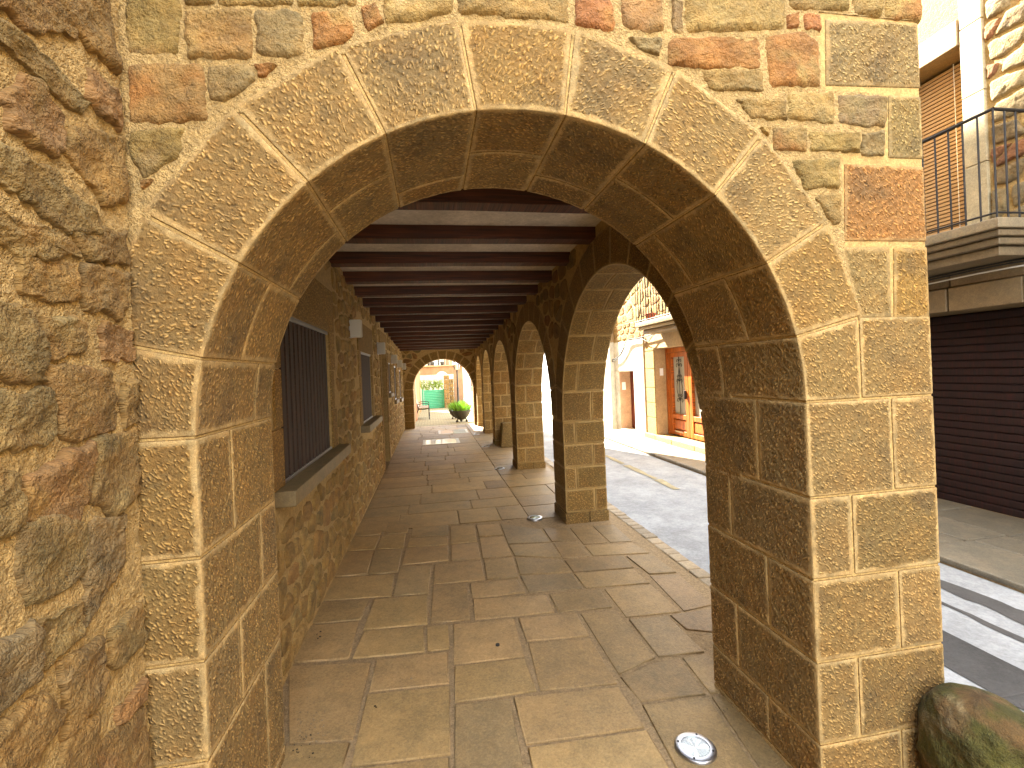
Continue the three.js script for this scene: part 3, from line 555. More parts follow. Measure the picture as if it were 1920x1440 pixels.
// ================================================================ rough wall beside the camera
{
  reseed(202);
  const W = thing('rubble_wall', 'rough brown rubble wall running past the camera up to the arch', 'wall', [XW, 0, 0]);
  worldPart(W, 'mortar_core', boxAt(XW - 0.45, XW - 0.014, -0.3, 3.35, -ZF + 0.004, 6, { c: 0.01 }), M.mortar);
  // wall plane leans in and out: plane coordinates are (z, y)
  const place = (a, b, h) => [XW - 0.012 + h, b, a];
  const pos = [], uv = [], idx = [], nz = 130, ny = 230;
  for (let j = 0; j <= ny; j++) for (let i = 0; i <= nz; i++) { const z = lerp(-ZF + 0.002, 0.2, i / nz), y = lerp(0, 3.35, j / ny); pos.push(XW - 0.008 + 0.010 * fbm(z * 9, y * 9, 4, 4) + 0.007 * noise(z * 45, y * 45, 2) + 0.004 * noise(z * 110, y * 110, 5), y, z); uv.push(z, y); }
  for (let j = 0; j < ny; j++) for (let i = 0; i < nz; i++) { const q = j * (nz + 1) + i; idx.push(q, q + nz + 2, q + 1, q, q + nz + 1, q + nz + 2); }
  worldPart(W, 'pointing', geom(pos, uv, idx), M.mortar);
  const B = [0.36, 0.235, 0.10], G = [0.34, 0.25, 0.12], P = [0.39, 0.235, 0.115], O = [0.40, 0.26, 0.105], Y = [0.42, 0.30, 0.14], V = [0.33, 0.24, 0.135];
  const ST = [
    [B, P, '-60 -70 90 -70 150 18 142 62 60 50 15 14 -60 -40'], [B, O, '108 -70 205 -70 216 60 231 132 172 82 130 20'], [G, B, '-60 10 -20 25 40 60 100 110 170 188 148 205 60 125 0 66 -60 40'], [P, B, '178 130 232 182 232 242 200 216 175 186'], [P, B, '20 172 80 150 126 212 131 252 112 292 40 242'], [O, B, '152 240 236 262 241 372 206 376 140 292'], [G, Y, '-40 250 0 270 46 286 46 352 0 342 -40 320'], [G, B, '52 300 110 320 131 350 190 402 190 442 140 432 60 372'], [Y, B, '-50 360 0 388 70 420 130 442 158 478 60 480 0 452 -50 420'], [B, G, '152 442 240 432 250 500 180 490'],
    [O, B, '50 486 150 492 155 560 110 568 55 542'], [B, V, '170 500 246 514 241 586 226 592 170 576'], [G, B, '-60 548 0 570 75 590 92 660 90 712 0 702 -60 680'], [B, G, '97 594 165 602 165 665 112 672 90 640'], [P, O, '206 606 255 622 258 670 206 670'], [G, Y, '-60 750 0 742 100 736 108 770 105 828 0 850 -60 860'], [B, P, '108 692 205 697 220 740 222 800 130 822 125 772 108 732'], [B, O, '239 722 260 716 262 790 241 800'], [P, O, '65 906 130 852 180 836 182 900 150 985 55 962'], [B, G, '190 832 262 812 265 925 225 960 186 940'],
    [Y, O, '-60 900 0 880 46 900 50 985 0 1010 -60 1020'], [G, V, '56 992 110 966 165 986 166 1065 140 1096 62 1126 52 1060'], [V, B, '176 986 240 972 240 1050 176 1164 173 1120'], [G, B, '86 1172 165 1132 160 1190 100 1246 92 1236'], [V, [0.276, 0.227, 0.158], '-60 1240 0 1220 75 1166 80 1268 0 1345 -60 1390'], [G, B, '215 1192 270 1132 275 1200 240 1246 215 1240'], [B, V, '130 1242 200 1202 205 1290 140 1380'], [[0.42, 0.245, 0.115], P, '236 1320 280 1270 277 1310 232 1362'], [B, O, '-60 1420 0 1370 80 1300 120 1350 60 1460 -60 1560'], [B, P, '200 1402 272 1330 290 1440 290 1520 200 1500'], [B, G, '130 1400 190 1340 190 1480 120 1560'],
  ];
  for (const [c, alt, s] of ST) {
    let poly = []; const v = s.split(' ').map(Number);
    for (let i = 0; i < v.length; i += 2) { const p = onX(v[i], v[i + 1], XW + 0.01); poly.push([p.z, p.y]); }
    poly = grow(poly, 1.17).map(p => [Math.max(p[0], -ZF + 0.006), p[1]]);
    worldPart(W, 'stone', roughStone(poly, place, { n: 72, h: 0.018, rough: 0.011, cleft: 0.8, col: c, alt, freq: 13, jitter: 0.011, round: 0.22, tilt: 0.04, prof: [[0, -0.9], [0.02, 0.25], [0.05, 0.7], [0.09, 0.92], [0.17, 1], [0.27, 1], [0.36, 1], [0.46, 1], [0.56, 1], [0.66, 1], [0.77, 1], [0.88, 1]] }), M.near);
  }
  for (const p of cells(-0.70, 2.2, 0.02, 3.3, 0.3, 0.2, 0.03)) worldPart(W, 'stone', roughStone(p, place, { n: 20, h: 0.024, rough: 0.012, col: stoneCol(), freq: 11 }), M.near);
}
// ================================================================ house wall along the corridor, with its windows and door
const OPEN = [
  { z0: -4.31, z1: -2.93, y0: 1.045, y1: 2.055, bars: 13 }, { z0: -7.23, z1: -6.16, y0: 1.06, y1: 1.975, bars: 10 },
  { z0: -10.55, z1: -10.0, y0: 1.3, y1: 1.93, bars: 5 }, { z0: -12.15, z1: -11.5, y0: 1.08, y1: 1.88, bars: 6 }, { z0: -13.95, z1: -13.3, y0: 1.02, y1: 1.80, bars: 6 },
];
const DOOR = { z0: -9.6, z1: -8.66, y1: 2.0, arch: 0.18 };
{
  reseed(303);
  const W = thing('corridor_wall', 'long rubble house wall inside the arcade with barred windows', 'wall', [XW, 0, -8.5]);
  const sh = new THREE.Shape(); sh.moveTo(2.25, -0.3); sh.lineTo(ZEND + 0.5, -0.3); sh.lineTo(ZEND + 0.5, 2.95); sh.lineTo(2.25, 2.95); sh.closePath();   // x of the shape is -z
  for (const o of OPEN) { const h = new THREE.Path(); h.moveTo(-o.z1, o.y0); h.lineTo(-o.z0, o.y0); h.lineTo(-o.z0, o.y1); h.lineTo(-o.z1, o.y1); h.closePath(); sh.holes.push(h); }
  { const h = new THREE.Path(); h.moveTo(-DOOR.z1, -0.1); h.lineTo(-DOOR.z0, -0.1); h.lineTo(-DOOR.z0, DOOR.y1); h.quadraticCurveTo(-(DOOR.z0 + DOOR.z1) / 2, DOOR.y1 + 2 * DOOR.arch, -DOOR.z1, DOOR.y1); h.closePath(); sh.holes.push(h); }
  const core = new THREE.ExtrudeGeometry(sh, { depth: 0.42, bevelEnabled: false, curveSegments: 12 }); core.rotateY(Math.PI / 2); core.translate(XW - 0.43, 0, 0);
  worldPart(W, 'mortar_core', core, M.mortar);
  const place = (a, b, h) => [XW - 0.009 + h, b, a];
  const inOpen = (a0, a1, b0, b1) => OPEN.some((o, i) => { const m = i < 2 ? 0.2 : 0.1; return a1 > o.z0 - m && a0 < o.z1 + m && b1 > o.y0 - 0.1 && b0 < o.y1 + (i < 2 ? 0.4 : 0.2); }) || (a1 > DOOR.z0 - 0.2 && a0 < DOOR.z1 + 0.2 && b0 < DOOR.y1 + 0.5) || b1 > CEIL((a0 + a1) / 2) - 0.01;
  const polys = cells(-ZEND, -2.27, 0.02, 2.94, 0.21, 0.135, 0.026, inOpen).sort((p, q) => q[0][0] - p[0][0]);
  const rest = [];
  polys.forEach((p, i) => {
    const g = roughStone(p, place, { n: i < 280 ? 22 : 10, h: 0.016, round: 0.2, rough: 0.008, col: mixc(scl(stoneCol(), 1.14), [0.47, 0.33, 0.14], 0.45), prof: i < 280 ? undefined : [[0, -0.8], [0.15, 0.7], [0.4, 1]] });
    if (i < 280) worldPart(W, 'stone', g, M.stone); else rest.push(g);
  });
  worldPart(W, 'far_stones', mergeGeometries(rest), M.stone).userData.kind = 'stuff';
  OPEN.forEach((o, k) => {
    const big = k < 2;
    // dressed surround: lintel, jamb stones, sill
    const blk = (name, z0, z1, y0, y1, pr, par = W) => worldPart(par, name, block(z1 - z0, y1 - y0, 0.2, { c: 0.005, turn: 0.6, col: blockCol(), uv: [rnd() * 3, rnd() * 3], map: (u, v, w) => [XW + pr - w, y0 + v, z0 + u] }), M.tooled);
    blk('lintel', o.z0 - (big ? 0.2 : 0.1), o.z1 + (big ? 0.2 : 0.1), o.y1 + 0.004, o.y1 + (big ? 0.37 : 0.19), 0.006);
    const hs = big ? [0.36, 0.3, 0.36] : [0.4, 0.4]; let y = o.y0;
    const n = big ? 3 : 2, hh = (o.y1 - o.y0) / n;
    for (let i = 0; i < n; i++) for (const s of [0, 1]) { const wd = (big ? (i % 2 ? 0.13 : 0.2) : 0.1); blk('jamb_stone', s ? o.z1 + 0.004 : o.z0 - wd, s ? o.z1 + wd : o.z0 - 0.004, y + hh * i + 0.004, y + hh * (i + 1) - 0.004, 0.004); }
    worldPart(W, 'sill', boxAt(XW - 0.26, XW + (big ? 0.10 : 0.05), o.y0 - 0.085, o.y0 + 0.002, o.z0 - (big ? 0.27 : 0.1), o.z1 + (big ? 0.16 : 0.1), { c: 0.006, col: [0.27, 0.22, 0.14] }), M.slab);
    const win = worldPart(W, 'window', boxAt(XW - 0.34, XW - 0.32, o.y0, o.y1, o.z0, o.z1, { c: 0.001 }), M.darkGlass);
    const fr = (n2, x0, x1, y0, y1, z0, z1, m = M.bars) => worldPart(win, n2, boxAt(x0, x1, y0, y1, z0, z1, { c: 0.002 }), m);
    const fx = XW - 0.045;
    fr('frame', fx, fx + 0.035, o.y1 - 0.03, o.y1 - 0.002, o.z0 + 0.002, o.z1 - 0.002, M.steel); fr('frame', fx, fx + 0.035, o.y0 + 0.004, o.y0 + 0.024, o.z0 + 0.002, o.z1 - 0.002, M.steel);
    for (let i = 0; i < o.bars; i++) { const z = lerp(o.z0 + 0.05, o.z1 - 0.05, (i + 0.5) / o.bars), w = (o.z1 - o.z0) / o.bars * 0.32; fr('slat', fx, fx + 0.03, o.y0 + 0.026, o.y1 - 0.032, z - w, z + w); }
  });
  // doorway: plain jambs and a dark plank door deep in the recess
  {
    const dz = DOOR.z0 + 0.01, d = worldPart(W, 'door', boxAt(XW - 0.3, XW - 0.25, -0.05, 2.0, dz, DOOR.z1 - 0.01, { c: 0.003 }), M.darkWood);
    for (let i = 0; i < 5; i++) worldPart(d, 'plank', boxAt(XW - 0.255, XW - 0.24, 0.0, 1.98, lerp(dz, DOOR.z1 - 0.01, i / 5) + 0.004, lerp(dz, DOOR.z1 - 0.01, (i + 1) / 5) - 0.004, { c: 0.003 }), M.darkWood);
    worldPart(d, 'handle', boxAt(XW - 0.24, XW - 0.2, 1.0, 1.03, DOOR.z0 + 0.1, DOOR.z0 + 0.22, { c: 0.004 }), M.iron);
    worldPart(W, 'door_head', boxAt(XW - 0.31, XW - 0.26, 1.98, 2.4, DOOR.z0 - 0.05, DOOR.z1 + 0.05), M.darkWood);
    for (const s of [0, 1]) for (let i = 0; i < 6; i++) { const z0 = s ? DOOR.z1 + 0.004 : DOOR.z0 - 0.18, y0 = 0.02 + i * 0.36; worldPart(W, 'jamb_stone', block(0.176, 0.352, 0.2, { c: 0.006, col: blockCol(), uv: [rnd() * 3, rnd() * 3], map: (u, v, w) => [XW + 0.004 - w, y0 + v, z0 + u] }), M.tooled); }
    worldPart(W, 'lintel', block(1.34, 0.26, 0.2, { c: 0.006, col: blockCol(), uv: [rnd(), rnd()], map: (u, v, w) => [XW + 0.006 - w, 2.2 + v, DOOR.z0 - 0.2 + u] }), M.tooled);
  }
}
// the rest of the house: upper floors over the arcade and rooms behind the wall (they throw the street's shade)
{
  const B = thing('stone_house', 'tall stone house standing over the arcade', 'house', [-3, 0, -7]);
  worldPart(B, 'rooms', boxAt(-9, XW - 0.46, -0.3, 3.3, -15.5, 6, { c: 0.02 }), M.mortar);
  worldPart(B, 'upper_walls', boxAt(-9, RO - 0.02, FRONT_TOP + 0.002, 12.5, -13.4, -ZF - 0.014, { c: 0.03 }), M.mortar);
  worldPart(B, 'side_walls', boxAt(-9, XW - 0.02, FRONT_TOP + 0.002, 4.4, -ZF, 6, { c: 0.03 }), M.mortar);
}
// ================================================================ side arcade towards the street
const ARCH = [{ z0: -4.955, z1: -2.25, ys: 1.08 }, { z0: -7.87, z1: -5.42, ys: 1.11 }, { z0: -10.62, z1: -8.33, ys: 1.12 }, { z0: -12.78, z1: -11.07, ys: 1.34 }, { z0: -14.62, z1: -13.22, ys: 1.43 }];
ARCH.forEach(a => { a.R = (a.z1 - a.z0) / 2; a.zc = (a.z0 + a.z1) / 2; });
{
  reseed(404);
  const W = thing('side_arcade', 'row of round stone arches on square piers between arcade and street', 'arcade', [XR, 0, -8.5]);
  const sh = new THREE.Shape(); sh.moveTo(ZB, 3.3); sh.lineTo(ZB, 1.2);
  // walk along the bottom edge: arches and piers (shape x is -z)
  sh.lineTo(ZB, ARCH[0].ys);
  ARCH.forEach((a, i) => { const e = 0.012; sh.lineTo(-a.z1 - e < ZB ? ZB : -a.z1 - e, a.ys); for (let k = 1; k <= 32; k++) { const t = Math.PI * k / 32; sh.lineTo(-(a.zc + (a.R + e) * Math.cos(t)), a.ys + (a.R + e) * Math.sin(t)); } const nx = ARCH[i + 1]; sh.lineTo(-a.z0 + e, -0.3); sh.lineTo(nx ? -nx.z1 - e : ZEND + 0.4, -0.3); if (nx) sh.lineTo(-nx.z1 - e, nx.ys); });
  sh.lineTo(ZEND + 0.4, 3.3); sh.closePath();
  const core = new THREE.ExtrudeGeometry(sh, { depth: XO - XR - 0.02, bevelEnabled: false }); core.rotateY(Math.PI / 2); core.translate(XR + 0.01, 0, 0);
  worldPart(W, 'mortar_core', core, M.joint);
  const g = 0.004, TX = XO - XR;
  ARCH.forEach((a, i) => {
    const near = i === 0 ? 0.3 : (a.z1 - (-0)) && ((ARCH[i - 1].z0 - a.z1) / 2), far = i === 4 ? 0.26 : (a.z0 - ARCH[i + 1].z1) / 2, n = 13, F = (c, s, d) => [XR + d, a.ys + s, a.zc + c];
    for (let k = 0; k < n; k++) {
      const a0 = Math.PI * k / n + g / a.R, a1 = Math.PI * (k + 1) / n - g / a.R, lim = th => Math.cos(th) > 0 ? (a.R + Math.abs(near)) / Math.max(1e-3, Math.cos(th)) : (a.R + Math.abs(far)) / Math.max(1e-3, -Math.cos(th));
      const rOut = th => Math.min(a.R + 0.29, lim(th)), d = TX * ((k + i) % 2 ? rr(0.3, 0.4) : rr(0.6, 0.7));
      for (const [d0, d1] of [[0, d - g], [d + g, TX]]) worldPart(W, 'voussoir', voussoir(a0, a1, a.R, rOut, d0, d1, F, { c: 0.006, margin: 0.018, turn: rr(0.4, 1), n: [4, 1, 1], col: blockCol() }), M.tooledSet);
    }
  });
  const courses = (z0, z1, y0, y1, alt) => {
    const n = Math.max(1, Math.round((y1 - y0) / 0.27)), h = (y1 - y0) / n;
    for (let k = 0; k < n; k++) {
      const x = XR + TX * ((k + alt) % 2 ? rr(0.28, 0.4) : rr(0.6, 0.72));
      for (const [x0, x1] of [[XR, x - g], [x + g, XO]]) worldPart(W, 'block', boxAt(x0, x1, y0 + k * h + g, y0 + (k + 1) * h - g, z0, z1, { c: 0.006, margin: 0.018, turn: rr(0.4, 1), col: blockCol() }), M.tooledSet);
    }
  };
  ARCH.forEach((a, i) => {
    const nx = ARCH[i + 1], z0 = nx ? nx.z1 : -ZEND + 0.02, lo = nx ? Math.min(a.ys, nx.ys) : a.ys, pl = 0.11;
    for (const [x0, x1] of [[XR - 0.012, XR + TX * 0.55], [XR + TX * 0.55 + g, XO + 0.012]]) worldPart(W, 'plinth', boxAt(x0, x1, -0.05, pl - g, z0 - 0.01, a.z0 + 0.012, { c: 0.01, col: scl(blockCol(), 0.9) }), M.tooled);
    courses(z0, a.z0, pl, lo, i);
    if (nx && nx.ys - lo > 0.06) courses(nx.z1 - 0.0, (a.z0 + nx.z1) / 2, lo, nx.ys, i + 1);
  });
  // rubble filling on the corridor side
  const place = (a, b, h) => [XR + 0.008 - h, b, a];
  const inside = (a0, a1, b0, b1) => b1 > CEIL((a0 + a1) / 2) || ARCH.some(a => [[0.25, 0.15], [0.75, 0.15], [0.2, 0.8], [0.8, 0.8]].some(([p, q]) => Math.hypot(lerp(a0, a1, p) - a.zc, Math.max(0, lerp(b0, b1, q) - a.ys)) < a.R + 0.29)) || ARCH.some((a, i) => { const nx = ARCH[i + 1]; return b0 < a.ys + 0.25 && a1 > (nx ? nx.z1 : -ZEND) && a0 < a.z0; });
  for (const p of cells(-ZEND, -2.27, 1.2, 2.88, 0.235, 0.155, 0.022, inside)) worldPart(W, 'stone', roughStone(p, place, { n: 14, h: 0.011, rough: 0.007, col: stoneCol(), prof: [[0, -0.8], [0.1, 0.5], [0.25, 0.95], [0.55, 1]] }), M.stone);
}
// ================================================================ ceiling and its beams
{
  reseed(505);
  const C = thing('beamed_ceiling', 'cream plaster ceiling carried on dark timber beams across the arcade', 'ceiling', [XC, 2.4, -8.5]);
  const plate = block(XR - XW + 0.1, 0.24, 12.94, { c: 0.004, n: [2, 1, 8], map: (u, v, w) => { const z = -ZB + 0.005 - w; return [XW - 0.05 + u, CEIL(z) - 0.05 + v, z]; } });
  worldPart(C, 'plaster', plate, M.ceiling);
  for (let n = -2; n < 15; n++) {
    const zf = -3.906 - 0.72 * n, y0 = CEIL(zf) - 0.15; if (zf < -14.95) break;
    worldPart(C, 'beam', block(XR - XW + 0.06, 0.115, 0.16, { c: 0.006, n: [6, 1, 1], uv: [rnd() * 4, rnd() * 4], map: (u, v, w) => [XW - 0.03 + u, y0 + v + 0.007 * noise(u * 1.3, n * 3.7, 1), zf + w] }), M.beam);
  }
}
// ================================================================ end wall with its arch
{
  reseed(606);
  const W = thing('end_arch_wall', 'far stone wall closing the arcade with a round arch onto the square', 'wall', [0.4, 0, -ZEND]);
  const xl = -0.555, xr = 1.29, R = (xr - xl) / 2, xc = (xl + xr) / 2, ys = onZ(829, 673, -15.0).y - R, z1 = -15.02, th = 0.5, D = Math.PI;
  const sh = new THREE.Shape(); sh.moveTo(XW - 0.02, -0.3); sh.lineTo(xl - 0.01, -0.3); sh.lineTo(xl - 0.01, ys); sh.absarc(xc, ys, R + 0.01, Math.PI, 0, true); sh.lineTo(xr + 0.01, -0.3); sh.lineTo(XR + 0.02, -0.3); sh.lineTo(XR + 0.02, 3.2); sh.lineTo(XW - 0.02, 3.2); sh.closePath();
  const core = new THREE.ExtrudeGeometry(sh, { depth: th, bevelEnabled: false, curveSegments: 24 }); core.translate(0, 0, z1 - 0.008 - th); worldPart(W, 'mortar_core', core, M.mortar);
  for (let k = 0; k < 13; k++) worldPart(W, 'voussoir', voussoir(D * k / 13 + 0.006, D * (k + 1) / 13 - 0.006, R, t => Math.min(R + 0.26, (Math.cos(t) > 0 ? XR - 0.005 - xc : xc - XW + 0.0) / Math.max(1e-3, Math.abs(Math.cos(t)))), 0, th + 0.02, (c, s, d) => [xc + c, ys + s, z1 - d], { c: 0.008, margin: 0.02, n: [4, 1, 1], col: scl(blockCol(), 0.85) }), M.tooledSet);
  for (let k = 0; k < 5; k++) { const h = ys / 5; worldPart(W, 'block', boxAt(XW + 0.003, xl, k * h + 0.005, (k + 1) * h - 0.005, z1 - th - 0.02, z1, { c: 0.008, col: blockCol() }), M.tooled); worldPart(W, 'block', boxAt(xr, XR - 0.01, k * h + 0.005, (k + 1) * h - 0.005, z1 - th - 0.02, z1, { c: 0.008, col: blockCol() }), M.tooled); }
  for (const p of cells(XW, XR, ys, CEIL(z1) + 0.05, 0.22, 0.14, 0.024, (a0, a1, b0, b1) => [[0.25, 0.15], [0.75, 0.15], [0.2, 0.8], [0.8, 0.8]].some(([p, q]) => Math.hypot(lerp(a0, a1, p) - xc, lerp(b0, b1, q) - ys) < R + 0.26))) worldPart(W, 'stone', roughStone(p, (a, b, h) => [a, b, z1 - 0.008 + h], { n: 12, h: 0.016, col: stoneCol(), prof: [[0, -0.8], [0.12, 0.6], [0.35, 1]] }), M.stone);
}
// ================================================================ fittings in the arcade
{
  const lamps = [[-5.42, 2.09, 'boxy white wall lamp above and beyond the nearest barred window'], [-8.1, 2.02, 'boxy white wall lamp beside the arched doorway'], [-10.85, 1.93, 'boxy white wall lamp above the narrow slit window past the doorway'], [-12.7, 1.87, 'boxy white wall lamp between the two farthest small windows'], [-14.6, 1.83, 'boxy white wall lamp in the corner by the end arch']];
  for (const [z, y, label] of lamps) {
    const t = thing('wall_lamp', label, 'wall lamp', [XW + 0.004, y, z], 'boxy lamps along the corridor wall');
    part(t, 'housing', block(0.12, 0.185, 0.105, { c: 0.004, map: (u, v, w) => [u, v, w - 0.0525] }), M.lampWhite);
    part(t, 'diffuser', block(0.10, 0.006, 0.085, { c: 0.001, map: (u, v, w) => [u + 0.01, v - 0.004, w - 0.0425] }), M.white);
    part(t, 'back_plate', block(0.006, 0.205, 0.125, { c: 0.002, map: (u, v, w) => [u - 0.003, v - 0.01, w - 0.0625] }), M.steel);
  }
  const spots = [[1304, 1405, 'round steel uplight sunk in the floor at the foot of the front arch'], [1003, 972, 'round steel floor uplight before the first pier inside the arcade'], [937, 879, 'round steel floor uplight before the second pier inside'], [911, 837.5, 'round steel floor uplight beside the pier with the guard stone'], [894, 814.5, 'round steel floor uplight nearest the end arch']];
  spots.forEach(([px, py, label], k) => {
    const p = onY(px, py), t = thing('floor_uplight', label, 'floor light', [p.x, 0.004, p.z], 'uplights sunk in the arcade floor');
    const r = 0.086, prof = [[0.058, -0.02], [0.058, 0.009], [0.06, 0.011], [0.08, 0.010], [r, 0.004], [r, -0.02]].map(q => new THREE.Vector2(...q));
    part(t, 'rim', new THREE.LatheGeometry(prof, 48), M.steel);
    { const p = [], u = []; for (let i = 0; i < 20; i++) { const a0 = i / 20 * 6.2832, a1 = (i + 1) / 20 * 6.2832, h0 = i % 2 ? 0.0025 : 0.0055, h1 = i % 2 ? 0.0055 : 0.0025; p.push(0, 0.002, 0, 0.057 * Math.cos(a1), h1, 0.057 * Math.sin(a1), 0.057 * Math.cos(a0), h0, 0.057 * Math.sin(a0)); u.push(0, 0, 1, 0, 1, 1); } part(t, 'reflector', geom(p, u, [...Array(60).keys()]), M.reflector ?? (M.reflector = std({ color: rgb(0.42, 0.42, 0.36), roughness: 0.12, metalness: 1 }))); }
    part(t, 'lens', new THREE.CylinderGeometry(0.058, 0.058, 0.004, 40), M.glass, [0, 0.0085, 0]);
    part(t, 'well', new THREE.LatheGeometry([[0.001, -0.06], [0.06, -0.06], [0.062, -0.005]].map(q => new THREE.Vector2(...q)), 24), M.iron);
    for (let i = 0; i < 4; i++) { const a = i * Math.PI / 2 + 0.6; part(t, 'screw', new THREE.CylinderGeometry(0.0045, 0.0045, 0.003, 10), M.iron, [0.07 * Math.cos(a), 0.0112, 0.07 * Math.sin(a)]); }
  });
  // glazed hatches in the floor
  for (const [x0, x1, z0, z1, label] of [[-0.26, 0.62, -12.25, -11.35, 'pale glazed hatch let into the floor slabs, nearer the doorway'], [0.14, 0.96, -14.1, -13.2, 'pale glazed hatch let into the floor slabs by the end arch']]) {
    const t = thing('floor_hatch', label, 'floor hatch', [(x0 + x1) / 2, 0.003, (z0 + z1) / 2], 'glazed hatches in the arcade floor'), w = x1 - x0, d = z1 - z0;
    for (const [a, b, c, e] of [[-w / 2, w / 2, -d / 2, -d / 2 + 0.07], [-w / 2, w / 2, d / 2 - 0.07, d / 2], [-w / 2, -w / 2 + 0.07, -d / 2 + 0.071, d / 2 - 0.071], [w / 2 - 0.07, w / 2, -d / 2 + 0.071, d / 2 - 0.071]]) part(t, 'frame', boxAt(a, b, -0.01, 0.006, c, e, { c: 0.002 }), M.lampWhite);
    part(t, 'pane', boxAt(-w / 2 + 0.075, -0.004, -0.01, 0.004, -d / 2 + 0.075, d / 2 - 0.075, { c: 0.001 }), M.hatchGlass ?? (M.hatchGlass = std({ color: rgb(0.88, 0.9, 0.92), roughness: 0.02 })));
    part(t, 'pane', boxAt(0.004, w / 2 - 0.075, -0.01, 0.004, -d / 2 + 0.075, d / 2 - 0.075, { c: 0.001 }), M.hatchGlass);
  }
  // guard stones
  const lump = (r, h, seed, flat) => {
    const g = new THREE.SphereGeometry(1, 64, 48), p = g.attributes.position, col = [];
    for (let i = 0; i < p.count; i++) {
      let x = p.getX(i), y = p.getY(i), z = p.getZ(i); const e = Math.pow(Math.abs(y), 0.75) * Math.sign(y), q = Math.pow(1 - Math.pow(Math.abs(y), 3.2), 0.55), l = Math.hypot(x, z) || 1;
      const nn = 1 + 0.2 * fbm(x * 1.9, y * 2, z * 1.6 + seed, 4) + 0.06 * noise(x * 7, y * 7, z * 7 + seed) + 0.03 * noise(x * 19, y * 19, z * 19 + seed);
      x = x / l * q * r * nn; z = z / l * q * r * nn; y = (e * 0.5 + 0.5) * h * (1 + 0.05 * noise(x * 5, z * 5, seed)) - 0.05; if (y < -0.02) y = -0.02;
      p.setXYZ(i, x, y, z);
      const moss = sstep(-0.25, 0.08, fbm(x * 9, y * 9, z * 9 + seed, 5) + 0.25 * noise(x * 40, y * 40, z * 40)), pale = sstep(0.16, 0.34, fbm(x * 6 + 9, y * 6, z * 6 + seed, 4) + 0.12 * noise(x * 50, y * 50, z * 50));
      col.push(...mixc(mixc([0.20, 0.125, 0.05], [0.095, 0.10, 0.016], 0.9 * moss), [0.34, 0.29, 0.2], 0.6 * pale));
    }
    g.setAttribute('color', new THREE.Float32BufferAttribute(col, 3)); g.computeVertexNormals();
    const uv = g.attributes.uv; for (let i = 0; i < uv.count; i++) uv.setXY(i, uv.getX(i) * 1.2, uv.getY(i) * 0.8);
    return g;
  };
  const gs = tag(new THREE.Mesh(lump(0.178, 0.462, 3), M.near), 'mossy rounded guard stone against the outer corner of the front pier', 'guard stone'); gs.name = numbered('guard_stone'); gs.position.set(1.91, 0, -1.43); gs.castShadow = gs.receiveShadow = true; scene.add(gs);
  // dressed wedge at the foot of the third pier
  const a = ARCH[2], wz = a.z0 + 0.03, gw = block(0.36, 0.52, 0.34, { c: 0.012, col: [0.36, 0.28, 0.15], uv: [0.3, 0.7], map: (u, v, w) => [XR + 0.06 + u + (v / 0.52) * 0.07 * (1 - u / 0.36), v, wz + w * (1 - 0.15 * v / 0.52)] });
  const gm = tag(new THREE.Mesh(gw, M.tooled), 'pale squared guard stone at the foot of an arcade pier', 'guard stone'); gm.name = numbered('guard_stone'); gm.castShadow = gm.receiveShadow = true; scene.add(gm);
}
